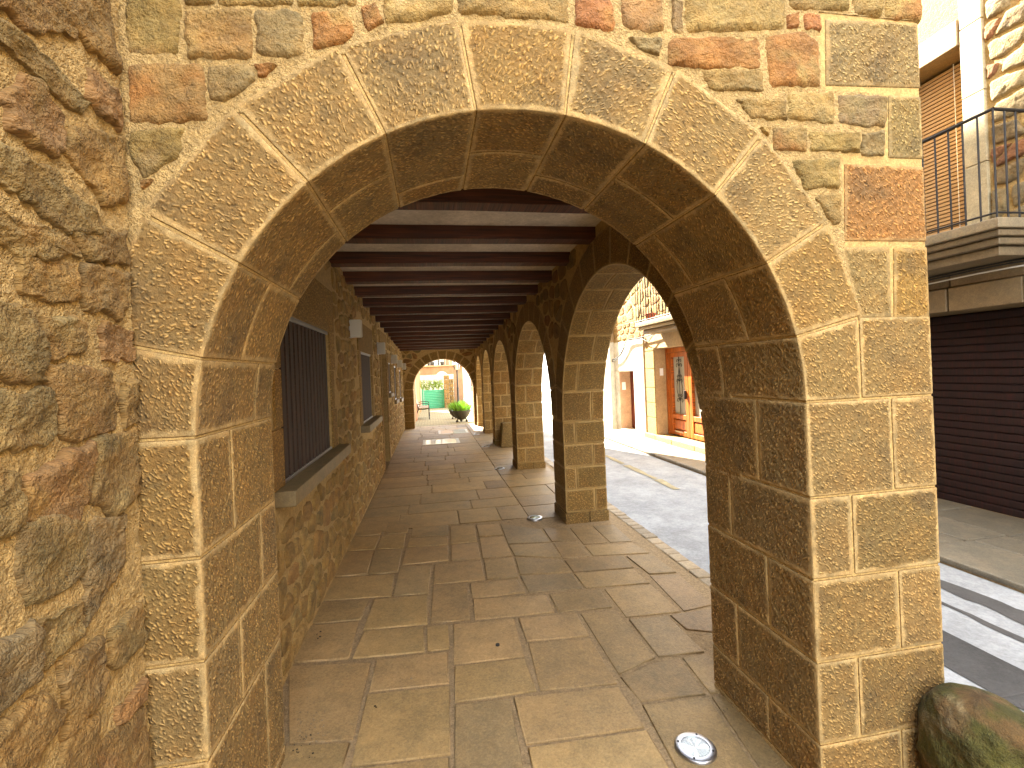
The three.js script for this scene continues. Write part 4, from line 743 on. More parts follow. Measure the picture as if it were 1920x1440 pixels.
// ================================================================ house opposite with the garage
{
  reseed(707);
  const XA = 5.15, H = thing('garage_house', 'rubble stone house across the street with a dark red garage shutter', 'house', [XA, 0, -2.5]);
  const zA = onX(1735, 262, XA).z;
  // wall pieces around the openings
  worldPart(H, 'wall', boxAt(XA, XA + 0.6, 2.62, 6.6, -5.35, -4.42, { c: 0.01 }), M.mortar); worldPart(H, 'wall', boxAt(XA, XA + 0.6, 2.62, 6.6, -3.79, 12, { c: 0.01 }), M.mortar);
  worldPart(H, 'wall', boxAt(XA + 0.001, XA + 0.6, 4.86, 6.6, -4.418, -3.792, { c: 0.01 }), M.mortar);
  worldPart(H, 'wall', boxAt(XA, XA + 0.6, -0.3, 2.06, -5.35, -4.95, { c: 0.01 }), M.mortar); worldPart(H, 'wall', boxAt(XA, XA + 0.6, -0.3, 2.06, -2.4, 12, { c: 0.01 }), M.mortar);
  worldPart(H, 'rooms', boxAt(XA + 0.62, XA + 5, -0.3, 6.6, -5.35, 12, { c: 0.01 }), M.mortar);
  // garage shutter
  const sh = worldPart(H, 'garage_shutter', boxAt(XA + 0.42, XA + 0.44, 0.0, 2.06, -4.94, -2.42, { c: 0.002 }), M.shutter);
  for (let i = 0; i < 25; i++) worldPart(sh, 'slat', boxAt(XA + 0.395, XA + 0.422, 0.03 + i * 0.081, 0.03 + i * 0.081 + 0.074, -4.94, -2.42, { c: 0.012 }), M.shutter);
  // stone lintel beam in two courses with a worn moulding
  for (let z = -5.33; z < -0.6;) { const l = rr(0.6, 1.0); for (const [y0, y1, p] of [[2.062, 2.30, 0.04], [2.305, 2.5, 0.0], [2.505, 2.615, 0.06]]) worldPart(H, 'lintel_stone', boxAt(XA - p - rr(0, 0.01), XA + 0.6, y0, y1, z + 0.004, z + l - 0.004, { c: 0.014, col: scl([0.25, 0.19, 0.125], rr(0.8, 1.2)) }), M.slab); z += l; }
  // balcony: slab with moulded edge, railing
  const bx = 4.6, z1 = -3.17, z0 = -5.2, bal = worldPart(H, 'balcony', boxAt(bx, XA - 0.001, 2.66, 2.745, z0, z1, { c: 0.008, col: [0.34, 0.30, 0.25] }), M.slab);
  for (const [dx, y0, y1] of [[0.035, 2.60, 2.657], [0.075, 2.535, 2.597], [0.13, 2.45, 2.532]]) worldPart(bal, 'moulding', boxAt(bx + dx, XA - 0.002, y0, y1, z0 + dx, z1 - dx * 0.7, { c: 0.01, col: [0.22, 0.18, 0.135] }), M.slab);
  const rl = (a, b, r) => worldPart(bal, 'rail', rod(a, b, r), M.iron);
  rl([bx + 0.03, 3.64, z0], [bx + 0.03, 3.64, z1 - 0.03], 0.014); rl([bx + 0.03, 2.79, z0], [bx + 0.03, 2.79, z1 - 0.03], 0.009); rl([bx + 0.03, 3.64, z1 - 0.03], [XA, 3.64, z1 - 0.03], 0.014); rl([bx + 0.03, 2.79, z1 - 0.03], [XA, 2.79, z1 - 0.03], 0.009);
  for (let z = z1 - 0.03; z > -4.6; z -= 0.115) worldPart(bal, 'baluster', rod([bx + 0.03, 2.745, z], [bx + 0.03, 3.64, z], 0.0075), M.iron);
  for (let x = bx + 0.145; x < XA; x += 0.115) worldPart(bal, 'baluster', rod([x, 2.745, z1 - 0.03], [x, 3.64, z1 - 0.03], 0.0075), M.iron);
  // balcony window: lintel, pale jamb, slatted blind
  worldPart(H, 'window_lintel', boxAt(XA - 0.04, XA + 0.3, 4.6, 4.858, -4.5, -3.795, { c: 0.012, col: [0.36, 0.25, 0.13] }), M.slab);
  for (let y = 2.75; y < 6.6; y += 0.66) worldPart(H, 'jamb_stone', boxAt(XA - 0.03, XA + 0.22, y + 0.0025, y + 0.6575, -3.788, -3.60, { c: 0.006, col: [0.62, 0.57, 0.47] }), M.slab);
  const bl = worldPart(H, 'window', boxAt(XA + 0.30, XA + 0.32, 2.75, 4.6, -4.415, -3.795, { c: 0.002 }), M.darkGlass);
  for (let i = 0; i < 46; i++) worldPart(bl, 'blind_slat', block(0.012, 0.034, 0.61, { c: 0.003, map: (u, v, w) => [XA + 0.22 + u + v * 0.28, 2.76 + i * 0.0395 + v, -4.41 + w] }), M.blind);
  worldPart(bl, 'cord', rod([XA + 0.2, 2.8, -4.02], [XA + 0.2, 4.58, -4.02], 0.004, 6), M.white);
  // rubble of the upper wall
  for (const p of cells(-3.59, -1.4, 2.76, 6.6, 0.36, 0.19, 0.022)) worldPart(H, 'stone', roughStone(p, (a, b, h) => [XA + 0.004 - h, b, a], { n: 26, h: 0.035, round: 0.15, rough: 0.018, col: scl(pick([[0.42, 0.34, 0.22], [0.36, 0.28, 0.18], [0.40, 0.20, 0.12], [0.44, 0.37, 0.26], [0.33, 0.29, 0.22]]), rr(0.9, 1.1)), freq: 9 }), M.stone);
  for (const p of cells(-5.3, -4.55, 2.76, 5.2, 0.36, 0.2, 0.035)) worldPart(H, 'stone', roughStone(p, (a, b, h) => [XA + 0.004 - h, b, a], { n: 12, h: 0.03, col: stoneCol() }), M.stone);
  // cables slung under the balcony
  for (const [y, x, r, m] of [[2.425, -0.07, 0.009, M.cable], [2.40, -0.09, 0.007, M.cable], [2.36, -0.10, 0.008, M.cableLight]]) { const c = tag(new THREE.Mesh(tube([[XA + x, y + 0.03, -5.4], [XA + x - 0.01, y, -4.4], [XA + x, y + 0.02, -3.5], [XA + x - 0.02, y - 0.01, -2.6], [XA + x, y + 0.03, -1.2]], r, 40), m), m === M.cableLight ? 'pale cable slung below the balcony of the garage house' : y > 2.41 ? 'thicker black cable slung below the balcony of the garage house' : 'thinner black cable slung below the balcony of the garage house', 'cable', 'cables under the balcony of the garage house'); c.name = numbered('cable'); c.castShadow = true; scene.add(c); }
}
// alley between the two houses, open to a sunny yard
{
  structure('alley_floor', boxAt(5.61, 12, -0.6, 0.02, -7.19, -5.36, { c: 0.01 }), M.concrete);
  const g = thing('yard_end_wall', 'plain rendered wall closing the alley between the two houses', 'wall', [11, 0, -6.3]); worldPart(g, 'wall', boxAt(10.9, 11.2, 0.021, 3, -7.18, -5.37, { c: 0.01 }), M.plasterWhite); worldPart(g, 'coping', boxAt(10.85, 11.25, 3.002, 3.08, -7.18, -5.37, { c: 0.01 }), M.terracotta);
}
// ================================================================ house opposite with the orange door
{
  reseed(808);
  const XB = 4.77, H = thing('plaster_house', 'sunlit cream house across the street with an orange glazed double door', 'house', [XB, 0, -9]);
  const P = (px, py, dx = 0) => onX(px, py, XB + dx);
  const dz0 = P(1232, 740).z, RD = onZ(1250, 740, dz0).x - XB - 0.17, dz1 = dz0 + 1.75, dTop = P(1250, 655).y + 0.04, dBot = 0.16, sz0 = P(1163, 760).z, sz1 = P(1190, 760).z, sTop = P(1178, 696).y, sBot = P(1178, 822).y;
  const wall = (y0, y1, z0, z1, m, x = 0) => worldPart(H, 'wall', boxAt(XB + x, XB + 0.6, y0, y1, z0, z1, { c: 0.008 }), m);
  const zc = P(1213, 760).z, zEnd = sz0 - 0.28, zr = dz1 + 1.6;
  wall(-0.3, sTop, zEnd, sz0, M.plasterWhite); wall(-0.3, Math.max(0.06, sBot), sz0 + 0.001, sz1 - 0.001, M.plasterWhite); wall(-0.3, sTop, sz1, zc, M.plasterWhite); wall(sTop + 0.001, 2.28, zEnd, zc, M.plasterWhite);
  wall(-0.3, dTop, dz1, -7.2 + 0.001 > dz1 ? -7.199 : dz1 + 0.3, M.plasterTan);
  wall(dTop + 0.001, 2.72, zc + 0.001, -7.2, M.plasterTan, 0.004);
  wall(2.282, 2.72, zEnd, zc, M.mortar, 0.002); wall(2.721, 4.9, zEnd, -7.2, M.mortar);
  worldPart(H, 'rooms', boxAt(XB + 0.62, XB + 5, -0.3, 4.9, zEnd, -7.21, { c: 0.01 }), M.mortar);
  // tooled pilaster left of the door, in blocks, and the base course
  for (let y = 0.1, k = 0; y < dTop; k++) { const h = rr(0.3, 0.42), y1 = Math.min(y + h, dTop + 0.02); worldPart(H, 'jamb_stone', boxAt(XB - 0.035, XB + 0.25, y + 0.004, y1 - 0.004, zc + 0.06, dz0 - 0.022, { c: 0.008, col: [0.5, 0.40, 0.22] }), M.tooled); y = y1; }
  worldPart(H, 'door_reveal', boxAt(XB - 0.02, XB + 0.45, 0.1, dTop, dz0 - 0.02, dz0, { c: 0.004 }), M.plasterTan);
  for (let z = zc; z < dz1 + 0.2;) { const l = rr(0.5, 0.9); worldPart(H, 'base_stone', boxAt(XB - 0.10, XB + 0.3, -0.02, 0.155, z + 0.004, Math.min(z + l, dz1 + 0.3) - 0.004, { c: 0.012, col: [0.48, 0.40, 0.26] }), M.tooled); z += l; }
  worldPart(H, 'drainpipe', rod([XB - 0.03, 0.06, zc + 0.02], [XB - 0.03, 2.3, zc + 0.02], 0.028), M.plasterTan);
  // orange double door with wrought-iron grilles over grey glass
  const door = worldPart(H, 'door', boxAt(XB + RD + 0.24, XB + RD + 0.26, dBot, dTop, dz0, dz1, { c: 0.002 }), M.greyGlass);
  const pc = (n, x0, x1, y0, y1, z0, z1, m = M.doorOrange, c = 0.006) => worldPart(door, n, boxAt(XB + RD + x0, XB + RD + x1, y0, y1, z0, z1, { c }), m);
  pc('frame', 0.17, 0.25, dBot, dTop, dz0 + 0.002, dz0 + 0.09); pc('frame', 0.17, 0.25, dBot, dTop, dz1 - 0.09, dz1); pc('frame', 0.17, 0.25, dTop - 0.1, dTop - 0.002, dz0 + 0.092, dz1 - 0.092);
  const lw = (dz1 - dz0 - 0.18) / 2;
  for (const s of [0, 1]) {
    const a = dz0 + 0.09 + s * lw, b = a + lw, t = dTop - 0.102, g0 = 0.62;
    pc('stile', 0.18, 0.245, dBot + 0.02, t, a + 0.004, a + 0.13); pc('stile', 0.18, 0.245, dBot + 0.02, t, b - 0.13, b - 0.004); pc('stile', 0.181, 0.244, t - 0.1, t - 0.002, a + 0.132, b - 0.132); pc('stile', 0.181, 0.244, dBot + 0.022, 0.28, a + 0.132, b - 0.132); pc('stile', 0.181, 0.244, g0 - 0.1, g0, a + 0.132, b - 0.132);
    pc('panel', 0.195, 0.24, 0.30, g0 - 0.12, a + 0.15, b - 0.15, M.doorOrange, 0.02);
    const m = (a + b) / 2, gx = XB + RD + 0.215, scroll = (y, r, f) => { const pts = []; for (let i = 0; i <= 16; i++) { const q = i / 16 * 4.7, rad = r * (1 - 0.12 * q); pts.push([gx, y + rad * Math.sin(q), m + f * (0.02 + r + rad * -Math.cos(q))]); } return tube(pts, 0.006, 20, 5); };
    worldPart(door, 'grille', mergeGeometries([rod([gx, g0, m], [gx, t - 0.1, m], 0.007).toNonIndexed(), ...[0.9, 1.3, 1.62].flatMap(y => [-1, 1].flatMap(f => [scroll(y, 0.055, f), scroll(y + 0.1, 0.04, f)])).map(x => x.toNonIndexed()), ...[-1, 1].map(f => tube([[gx, 0.9, m], [gx, 1.12, m + f * 0.11], [gx, 1.4, m + f * 0.05], [gx, 1.6, m]], 0.006, 20, 5).toNonIndexed())]), M.iron);
  }
  pc('handle', 0.13, 0.18, 0.95, 1.12, (dz0 + dz1) / 2 - 0.1, (dz0 + dz1) / 2 - 0.07, M.iron); pc('mail_flap', 0.176, 0.182, 0.24, 0.27, dz0 + 0.3, dz0 + 0.6, M.lampWhite, 0.001);
  // narrow side door in a pink recess
  worldPart(H, 'recess', boxAt(XB + 0.001, XB + 0.32, Math.max(0.06, sBot), sTop, sz0 - 0.001, sz0 + 0.02, { c: 0.003 }), M.plasterPink);
  const sd = worldPart(H, 'side_door', boxAt(XB + 0.30, XB + 0.34, Math.max(0.06, sBot), sTop, sz0 + 0.02, sz1, { c: 0.003 }), M.doorRed);
  for (let i = 0; i < 3; i++) worldPart(sd, 'plank', boxAt(XB + 0.285, XB + 0.302, 0.1, sTop - 0.02, lerp(sz0 + 0.03, sz1, i / 3) + 0.004, lerp(sz0 + 0.03, sz1, (i + 1) / 3) - 0.004, { c: 0.004 }), M.doorRed);
  worldPart(H, 'intercom', boxAt(XB + 0.06, XB + 0.16, 1.05, 1.25, sz0 + 0.021, sz0 + 0.035, { c: 0.003 }), M.white);
  worldPart(H, 'doorbell', boxAt(XB + 0.08, XB + 0.16, 1.42, 1.58, dz0 + 0.001, dz0 + 0.013, { c: 0.003 }), M.white);
  // rubble band and upper wall stones
  for (const p of [...cells(zEnd + 0.02, -7.3, 2.74, 4.8, 0.34, 0.2, 0.018), ...cells(zEnd + 0.02, zc, 2.3, 2.71, 0.3, 0.14, 0.018)]) worldPart(H, 'stone', roughStone(p, (a, b, h) => [XB + 0.004 - h, b, a], { n: 18, h: 0.016, round: 0.15, rough: 0.009, col: scl(stoneCol(), 1.05), prof: [[0, -0.8], [0.1, 0.5], [0.25, 0.95], [0.55, 1]] }), M.stone);
  // balcony with railing
  const be = P(1190, 610, -0.5), bz0 = be.z, bx = XB - 0.5, by = onX(1230, 597, bx).y, bal = worldPart(H, 'balcony', boxAt(bx, XB, by - 0.09, by, bz0, -6.9, { c: 0.01, col: [0.36, 0.29, 0.19] }), M.slab);
  worldPart(bal, 'moulding', boxAt(bx + 0.05, XB, by - 0.15, by - 0.092, bz0 + 0.06, -6.95, { c: 0.01, col: [0.45, 0.38, 0.27] }), M.slab); worldPart(bal, 'moulding', boxAt(bx + 0.12, XB, by - 0.24, by - 0.152, bz0 + 0.12, -6.95, { c: 0.015, col: [0.25, 0.19, 0.12] }), M.slab);
  for (const y of [by + 0.03, by + 0.98]) { worldPart(bal, 'rail', rod([bx + 0.03, y, bz0 + 0.03], [bx + 0.03, y, -7], 0.012), M.iron); worldPart(bal, 'rail', rod([bx + 0.03, y, bz0 + 0.03], [XB, y, bz0 + 0.03], 0.012), M.iron); }
  for (let z = bz0 + 0.03; z < -7; z += 0.115) worldPart(bal, 'baluster', rod([bx + 0.03, by, z], [bx + 0.03, by + 0.98, z], 0.008), M.iron);
  for (let x = bx + 0.145; x < XB; x += 0.115) worldPart(bal, 'baluster', rod([x, by, bz0 + 0.03], [x, by + 0.98, bz0 + 0.03], 0.008), M.iron);
  const pp = onX(1220, 596, bx + 0.2), pot = thing('flower_pot', 'terracotta flower pot standing on the balcony of the plaster house', 'flower pot', [bx + 0.2, by + 0.001, pp.z]);
  part(pot, 'body', new THREE.LatheGeometry([[0.001, 0], [0.075, 0], [0.1, 0.16], [0.085, 0.16], [0.07, 0.12], [0.001, 0.12]].map(q => new THREE.Vector2(...q)), 28), M.terracotta); part(pot, 'rim', new THREE.TorusGeometry(0.103, 0.014, 8, 28).rotateX(Math.PI / 2), M.terracotta, [0, 0.155, 0]);
  // balcony door seen behind the railing
  const bd = worldPart(H, 'balcony_door', boxAt(XB - 0.012, XB + 0.05, by + 0.01, by + 2.0, bz0 + 1.0, bz0 + 1.9, { c: 0.01 }), M.plasterWhite); for (let i = 0; i < 2; i++) worldPart(bd, 'pane', boxAt(XB - 0.02, XB - 0.01, by + 0.12, by + 1.9, bz0 + 1.06 + i * 0.4, bz0 + 1.42 + i * 0.4, { c: 0.002 }), M.darkGlass);
  // cables along the facade
  const cab = (pts, r, label) => { const c = tag(new THREE.Mesh(tube(pts.map(([px, py, d]) => { const q = P(px, py, -(d ?? 0.06)); return [q.x, q.y, q.z]; }), r, 48), M.cable), label, 'cable', 'cables along the plaster house'); c.name = numbered('cable'); c.castShadow = true; scene.add(c); };
  cab([[1142, 678], [1160, 668], [1168, 655], [1174, 640], [1200, 633], [1222, 627], [1262, 612]], 0.012, 'upper black cable sagging along the front of the plaster house'); cab([[1142, 681], [1161, 670], [1171, 652], [1178, 641], [1204, 636], [1216, 640], [1224, 629], [1264, 615]], 0.009, 'lower black cable drooping in a loop along the plaster house');
  // taller neighbour, blank and white
  const nz = zEnd, N = thing('white_house', 'blank white rendered house next to the plaster house', 'house', [XB - 0.25, 0, nz - 3]);
  worldPart(N, 'wall', boxAt(XB - 0.12, XB + 5, -0.3, 4.7, nz - 5, nz - 0.002, { c: 0.01 }), M.plasterWhite); worldPart(N, 'corner_strip', boxAt(XB - 0.135, XB - 0.0, 2.3, 4.7, nz - 0.18, nz + 0.015, { c: 0.006 }), M.plasterTan);
  const wd = worldPart(N, 'window', boxAt(XB - 0.13, XB - 0.1, 0.5, 1.5, nz - 1.6, nz - 0.9, { c: 0.004 }), M.darkGlass); worldPart(wd, 'frame', boxAt(XB - 0.135, XB - 0.121, 0.45, 0.52, nz - 1.66, nz - 0.85, { c: 0.004 }), M.plasterTan);
}
// ================================================================ the square beyond the arcade
{
  reseed(909);
  const z0 = PLAZA_Z, z1 = -75, pts = [[-40, z0], [40, z0], [40, z1], [-40, z1]], pos = [], uv = [];
  for (const [x, z] of pts) { pos.push(x, plazaY(z) - (x > 1.95 && z === z0 ? 0 : 0), z); uv.push(x, z); }
  const sq = structure('square', geom(pos, uv, [0, 1, 2, 0, 2, 3]), M.paver);
  // lane on the right of the square
  const lz0 = -27, lane = structure('side_lane', geom([2.0, plazaY(lz0) + 0.01, lz0, 9, plazaY(lz0) + 0.01, lz0, 12, plazaY(-60) + 0.01, -60, 2.4, plazaY(-60) + 0.01, -60], [2, 0, 9, 0, 12, 33, 2.4, 33], [0, 1, 2, 0, 2, 3]), M.concrete);
  const up = (px, py, z) => onZ(px, py, z);
  // ochre house along the left of the square, whose shade falls across the paving
  {
    const H = thing('ochre_house', 'ochre rendered house along the edge of the square behind the bench', 'house', [-0.6, plazaY(-20), -21]);
    worldPart(H, 'wall', boxAt(-9, -0.62, -0.9, 4.4, -27.5, -15.66, { c: 0.02 }), M.ochreWall ?? (M.ochreWall = std({ color: rgb(0.36, 0.21, 0.07), map: T.concrete, bumpMap: T.fineBump, bumpScale: 0.005 })));
    worldPart(H, 'coping', boxAt(-9, -0.5, 4.402, 4.5, -27.6, -15.66, { c: 0.02 }), M.terracotta);
    for (const z of [-18.6, -25.6]) { const d = worldPart(H, 'door', boxAt(-0.66, -0.605, plazaY(z) - 0.05, plazaY(z) + 2.05, z - 0.9, z, { c: 0.01 }), M.doorOrange); worldPart(d, 'frame', boxAt(-0.65, -0.59, plazaY(z) + 2.05, plazaY(z) + 2.18, z - 1.0, z + 0.1, { c: 0.01 }), M.plasterTan); }
  }
  // bench
  {
    const b = onPlaza(792, 787), t = thing('bench', 'black iron park bench with pale wooden slats on the square', 'bench', [b.x, plazaY(b.z), b.z]), L = 1.5, w = 0.46;
    for (const z of [0, -L]) {
      part(t, 'side_frame', mergeGeometries([tube([[-0.3, 0, z], [-0.2, 0.28, z], [-0.14, 0.42, z], [-0.27, 0.84, z]], 0.022, 16, 6), tube([[-0.14, 0.42, z], [0.1, 0.41, z], [0.25, 0.43, z], [0.27, 0.2, z], [0.28, 0, z]], 0.022, 20, 6), tube([[-0.2, 0.6, z], [0.05, 0.64, z], [0.26, 0.6, z], [0.26, 0.43, z]], 0.016, 16, 6)]), M.iron);
    }
    for (let i = 0; i < 5; i++) part(t, 'seat_slat', block(0.07, 0.03, L + 0.1, { c: 0.006, map: (u, v, q) => [-0.13 + i * 0.08 + u, 0.44 + v, 0.05 - q] }), M.benchWood);
    for (let i = 0; i < 4; i++) part(t, 'back_slat', block(0.03, 0.075, L + 0.1, { c: 0.006, map: (u, v, q) => [-0.145 + u - (0.5 + i * 0.09 + v - 0.44) * 0.3, 0.5 + i * 0.09 + v, 0.05 - q] }), M.benchWood);
  }
  // bowl planter on ball feet and its grassy plant; a second one behind
  const bowl = (px, py, k, label, plantLabel, green) => {
    const b = onPlaza(px, py), t = thing('bowl_planter', label, 'planter', [b.x, plazaY(b.z), b.z], 'iron bowl planters on the square'), s = k;
    part(t, 'bowl', new THREE.LatheGeometry([[0.001, 0.08], [0.1, 0.09], [0.2, 0.16], [0.29, 0.28], [0.34, 0.4], [0.37, 0.41], [0.37, 0.43], [0.33, 0.43], [0.31, 0.38], [0.001, 0.36]].map(q => new THREE.Vector2(q[0] * s, q[1] * s)), 40), M.castIron);
    for (let i = 0; i < 3; i++) { const a = i * 2.094 + 0.5, foot = part(t, 'foot', new THREE.SphereGeometry(0.05 * s, 14, 10), M.castIron, [0.2 * s * Math.cos(a), 0.045 * s, 0.2 * s * Math.sin(a)]); part(foot, 'leg', rod([0, 0, 0], [-0.05 * s * Math.cos(a), 0.12 * s, -0.05 * s * Math.sin(a)], 0.025 * s), M.castIron); }
    for (const f of [-1, 1]) part(t, 'handle', new THREE.TorusGeometry(0.04 * s, 0.01 * s, 6, 14), M.castIron, [0.39 * s * f, 0.4 * s, 0]);
    const pl = thing('grass_plant', plantLabel, 'plant', [b.x, plazaY(b.z) + 0.37 * s, b.z], 'grassy plants in the bowl planters');
    const pos2 = [], idx = [], col = [], uv2 = [];
    for (let i = 0; i < 260; i++) {
      const a = rnd() * 6.283, r = Math.sqrt(rnd()) * 0.3 * s, h = rr(0.22, 0.46) * s, w = rr(0.012, 0.02) * s, lean = rr(0.05, 0.3) * s, dx = Math.cos(a), dz = Math.sin(a), bend = rnd() * 6.28, ex = dx * lean * r / (0.3 * s) + 0.05 * s * Math.cos(bend), ez = dz * lean * r / (0.3 * s) + 0.05 * s * Math.sin(bend), at = pos2.length / 3, g = rr(0.6, 1.25), pr = rnd() * 6.28;
      for (let q = 0; q <= 4; q++) { const u = q / 4, ww = w * (1 - u * u) + 0.001; for (const f of [-1, 1]) { pos2.push(dx * r + ex * u * u + f * ww * Math.cos(pr), h * u, dz * r + ez * u * u + f * ww * Math.sin(pr)); col.push(g * (0.8 + 0.35 * rnd()), g, g * 0.8); uv2.push(f, u); } if (q < 4) { const o = at + q * 2; idx.push(o, o + 1, o + 3, o, o + 3, o + 2); } }
    }
    part(pl, 'blades', geom(pos2, uv2, idx, col), M.leaf);
  };
  bowl(866, 791, 0.96, 'dark iron bowl planter on ball feet with bright grass, on the square', 'bright green grassy plant filling the nearer bowl planter', 1);
  bowl(855, 785, 0.78, 'dark iron bowl planter half hidden behind another planter', 'green grassy plant in the half hidden bowl planter', 1);
  // street lamp
  {
    const b = onPlaza(860, 771), top = up(857, 678, b.z).y - plazaY(b.z), t = thing('street_lamp', 'black street lamp with a four sided lantern on the square', 'street lamp', [b.x, plazaY(b.z), b.z]), k = top;
    part(t, 'pole', new THREE.LatheGeometry([[0.001, 0], [0.16, 0], [0.16, 0.1], [0.1, 0.2], [0.12, 0.35], [0.07, 0.45], [0.05, 0.7], [0.05, k * 0.45], [0.06, k * 0.46], [0.04, k * 0.48], [0.035, k * 0.8], [0.06, k * 0.815], [0.02, k * 0.83], [0.001, k * 0.83]].map(q => new THREE.Vector2(...q)), 16), M.iron);
    const ln = part(t, 'lantern', new THREE.CylinderGeometry(0.2, 0.13, k * 0.11, 4, 1, true).rotateY(0.5), std({ color: rgb(0.55, 0.5, 0.42), roughness: 0.3 }), [0, k * 0.895, 0]);
    part(t, 'cap', new THREE.CylinderGeometry(0.06, 0.25, k * 0.045, 4).rotateY(0.5), M.lampBlue, [0, k * 0.972, 0]); part(t, 'finial', new THREE.SphereGeometry(0.04, 10, 8), M.lampBlue, [0, k, 0]);
    for (let i = 0; i < 4; i++) { const a = 0.5 + i * Math.PI / 2; part(ln, 'bar', rod([0.13 * Math.sin(a), -k * 0.055, 0.13 * Math.cos(a)], [0.2 * Math.sin(a), k * 0.055, 0.2 * Math.cos(a)], 0.018), M.iron); }
  }
  // gate wall: salmon house with a wide gateway, stone pillar, green shutter, vines
  {
    const zb = onPlaza(833, 765).z, X = (px, py) => up(px, py, zb).x, Y = (px, py) => up(px, py, zb).y, gy = plazaY(zb) - 0.3, xl = X(786, 735), xr = X(832, 735), yt = Y(810, 703), topY = Y(830, 687), xR = X(868, 700);
    const H = thing('salmon_house', 'salmon rendered house behind the square with a wide gateway', 'house', [xl, gy, zb]);
    const sh = new THREE.Shape(); sh.moveTo(xl - 3.5, gy); sh.lineTo(xl, gy); sh.lineTo(xl, yt); sh.lineTo(X(818, 703), yt); const xm = X(828, 700), ym = Y(828, 696); sh.quadraticCurveTo(X(823, 700), ym, xm, ym); sh.quadraticCurveTo(X(834, 700), ym, X(840, 703), yt); sh.lineTo(X(851, 703), yt); sh.lineTo(X(851, 703), gy); sh.lineTo(xR, gy); sh.lineTo(xR, topY); sh.lineTo(xl - 3.5, topY); sh.closePath();
    worldPart(H, 'wall', new THREE.ExtrudeGeometry(sh, { depth: 0.5, bevelEnabled: false }).translate(0, 0, zb - 0.7), M.salmon);
    worldPart(H, 'cornice', boxAt(xl - 3.6, xR + 0.1, topY, topY + 0.08, zb - 0.8, zb - 0.1, { c: 0.01 }), M.plasterTan);
    worldPart(H, 'upper_wall', boxAt(xl - 3.5, xR, topY + 0.08, topY + 4, zb - 3.2, zb - 2.6, { c: 0.02 }), M.plasterWhite);
    for (const [px, w, m] of [[838, 0.32, M.salmon], [846, 0.22, M.plasterTan], [822, 0.1, M.darkGlass], [853, 0.12, M.castIron], [806, 0.3, M.darkGlass]]) { const x = X(px, 680) * 1.06; const wn = worldPart(H, 'window', boxAt(x - w / 2, x + w / 2, topY + 0.1, topY + 1.9, zb - 2.6, zb - 2.55, { c: 0.01 }), m); worldPart(wn, 'frame', boxAt(x - w / 2 - 0.04, x + w / 2 + 0.04, topY + 1.9, topY + 1.96, zb - 2.6, zb - 2.54, { c: 0.005 }), M.white); }
    for (let x = xl; x < xR; x += 0.24) worldPart(H, 'baluster', rod([x, topY + 0.08, zb - 0.5], [x, topY + 0.62, zb - 0.5], 0.015, 6), M.lampWhite); worldPart(H, 'rail', rod([xl, topY + 0.62, zb - 0.5], [xR, topY + 0.62, zb - 0.5], 0.02, 6), M.lampWhite);
    // terrace pots
    for (const [px, lb] of [[811, 'dark pot with a bare stem on the salmon terrace'], [829.5, 'brown urn with small plant on the salmon terrace']]) { const x = X(px, 686), q = thing('terrace_pot', lb, 'plant pot', [x, topY + 0.081, zb - 0.3]); part(q, 'body', new THREE.LatheGeometry([[0.001, 0], [0.09, 0], [0.13, 0.2], [0.1, 0.22], [0.001, 0.2]].map(v => new THREE.Vector2(...v)), 16), M.castIron); part(q, 'stem', rod([0, 0.2, 0], [0.02, 0.62, 0], 0.02, 6), M.castIron); }
    // gate pillars of ochre blocks
    const pillar = (x0, x1, y1, dz, lb) => { const t = thing('gate_pillar', lb, 'pillar', [(x0 + x1) / 2, gy, zb + dz], 'ochre stone pillars of the gateway'); const n = 8, h = (y1 - gy) / n; for (let i = 0; i < n; i++) { const two = i % 2; const xm2 = lerp(x0, x1, rr(0.35, 0.65)); for (const [a, b] of two ? [[x0, xm2 - 0.01], [xm2 + 0.01, x1]] : [[x0, x1]]) worldPart(t, 'block', boxAt(a, b, gy + i * h + 0.006, gy + (i + 1) * h - 0.006, zb + dz - 0.5, zb + dz, { c: 0.02, col: scl([0.42, 0.25, 0.07], rr(0.8, 1.15)) }), M.ochre); } };
    pillar(X(833, 735), X(843, 735), yt - 0.05, 0.1, 'ochre stone pillar right of the green shutter'); pillar(X(843.6, 735), X(851, 735), yt - 0.3, -0.02, 'narrower ochre stone pillar next to the lamp post'); pillar(X(779, 735), X(785.5, 735), yt, 0.1, 'ochre stone pillar left of the green shutter');
    // green corrugated shutter
    const gz = zb - 0.45, t = thing('green_shutter', 'green corrugated metal shutter standing in the gateway', 'shutter', [(xl + xr) / 2, gy, gz]), yg = up(815, 731, gz).y, n = 11, h = (yg - plazaY(gz)) / n;
    for (let i = 0; i < n; i++) worldPart(t, 'slat', block(xr - xl - 0.25, h * 0.96, 0.06, { c: 0.02, map: (u, v, w) => [xl + 0.27 + u, plazaY(gz) + i * h + v, gz - 0.04 + w] }), M.greenMetal);
    worldPart(t, 'post', rod([xl + 0.2, gy, gz], [xl + 0.2, yg + 0.05, gz], 0.05), M.greenMetal); worldPart(t, 'post', rod([xr - 0.0, gy, gz], [xr - 0.0, yg + 0.05, gz], 0.05), M.greenMetal);
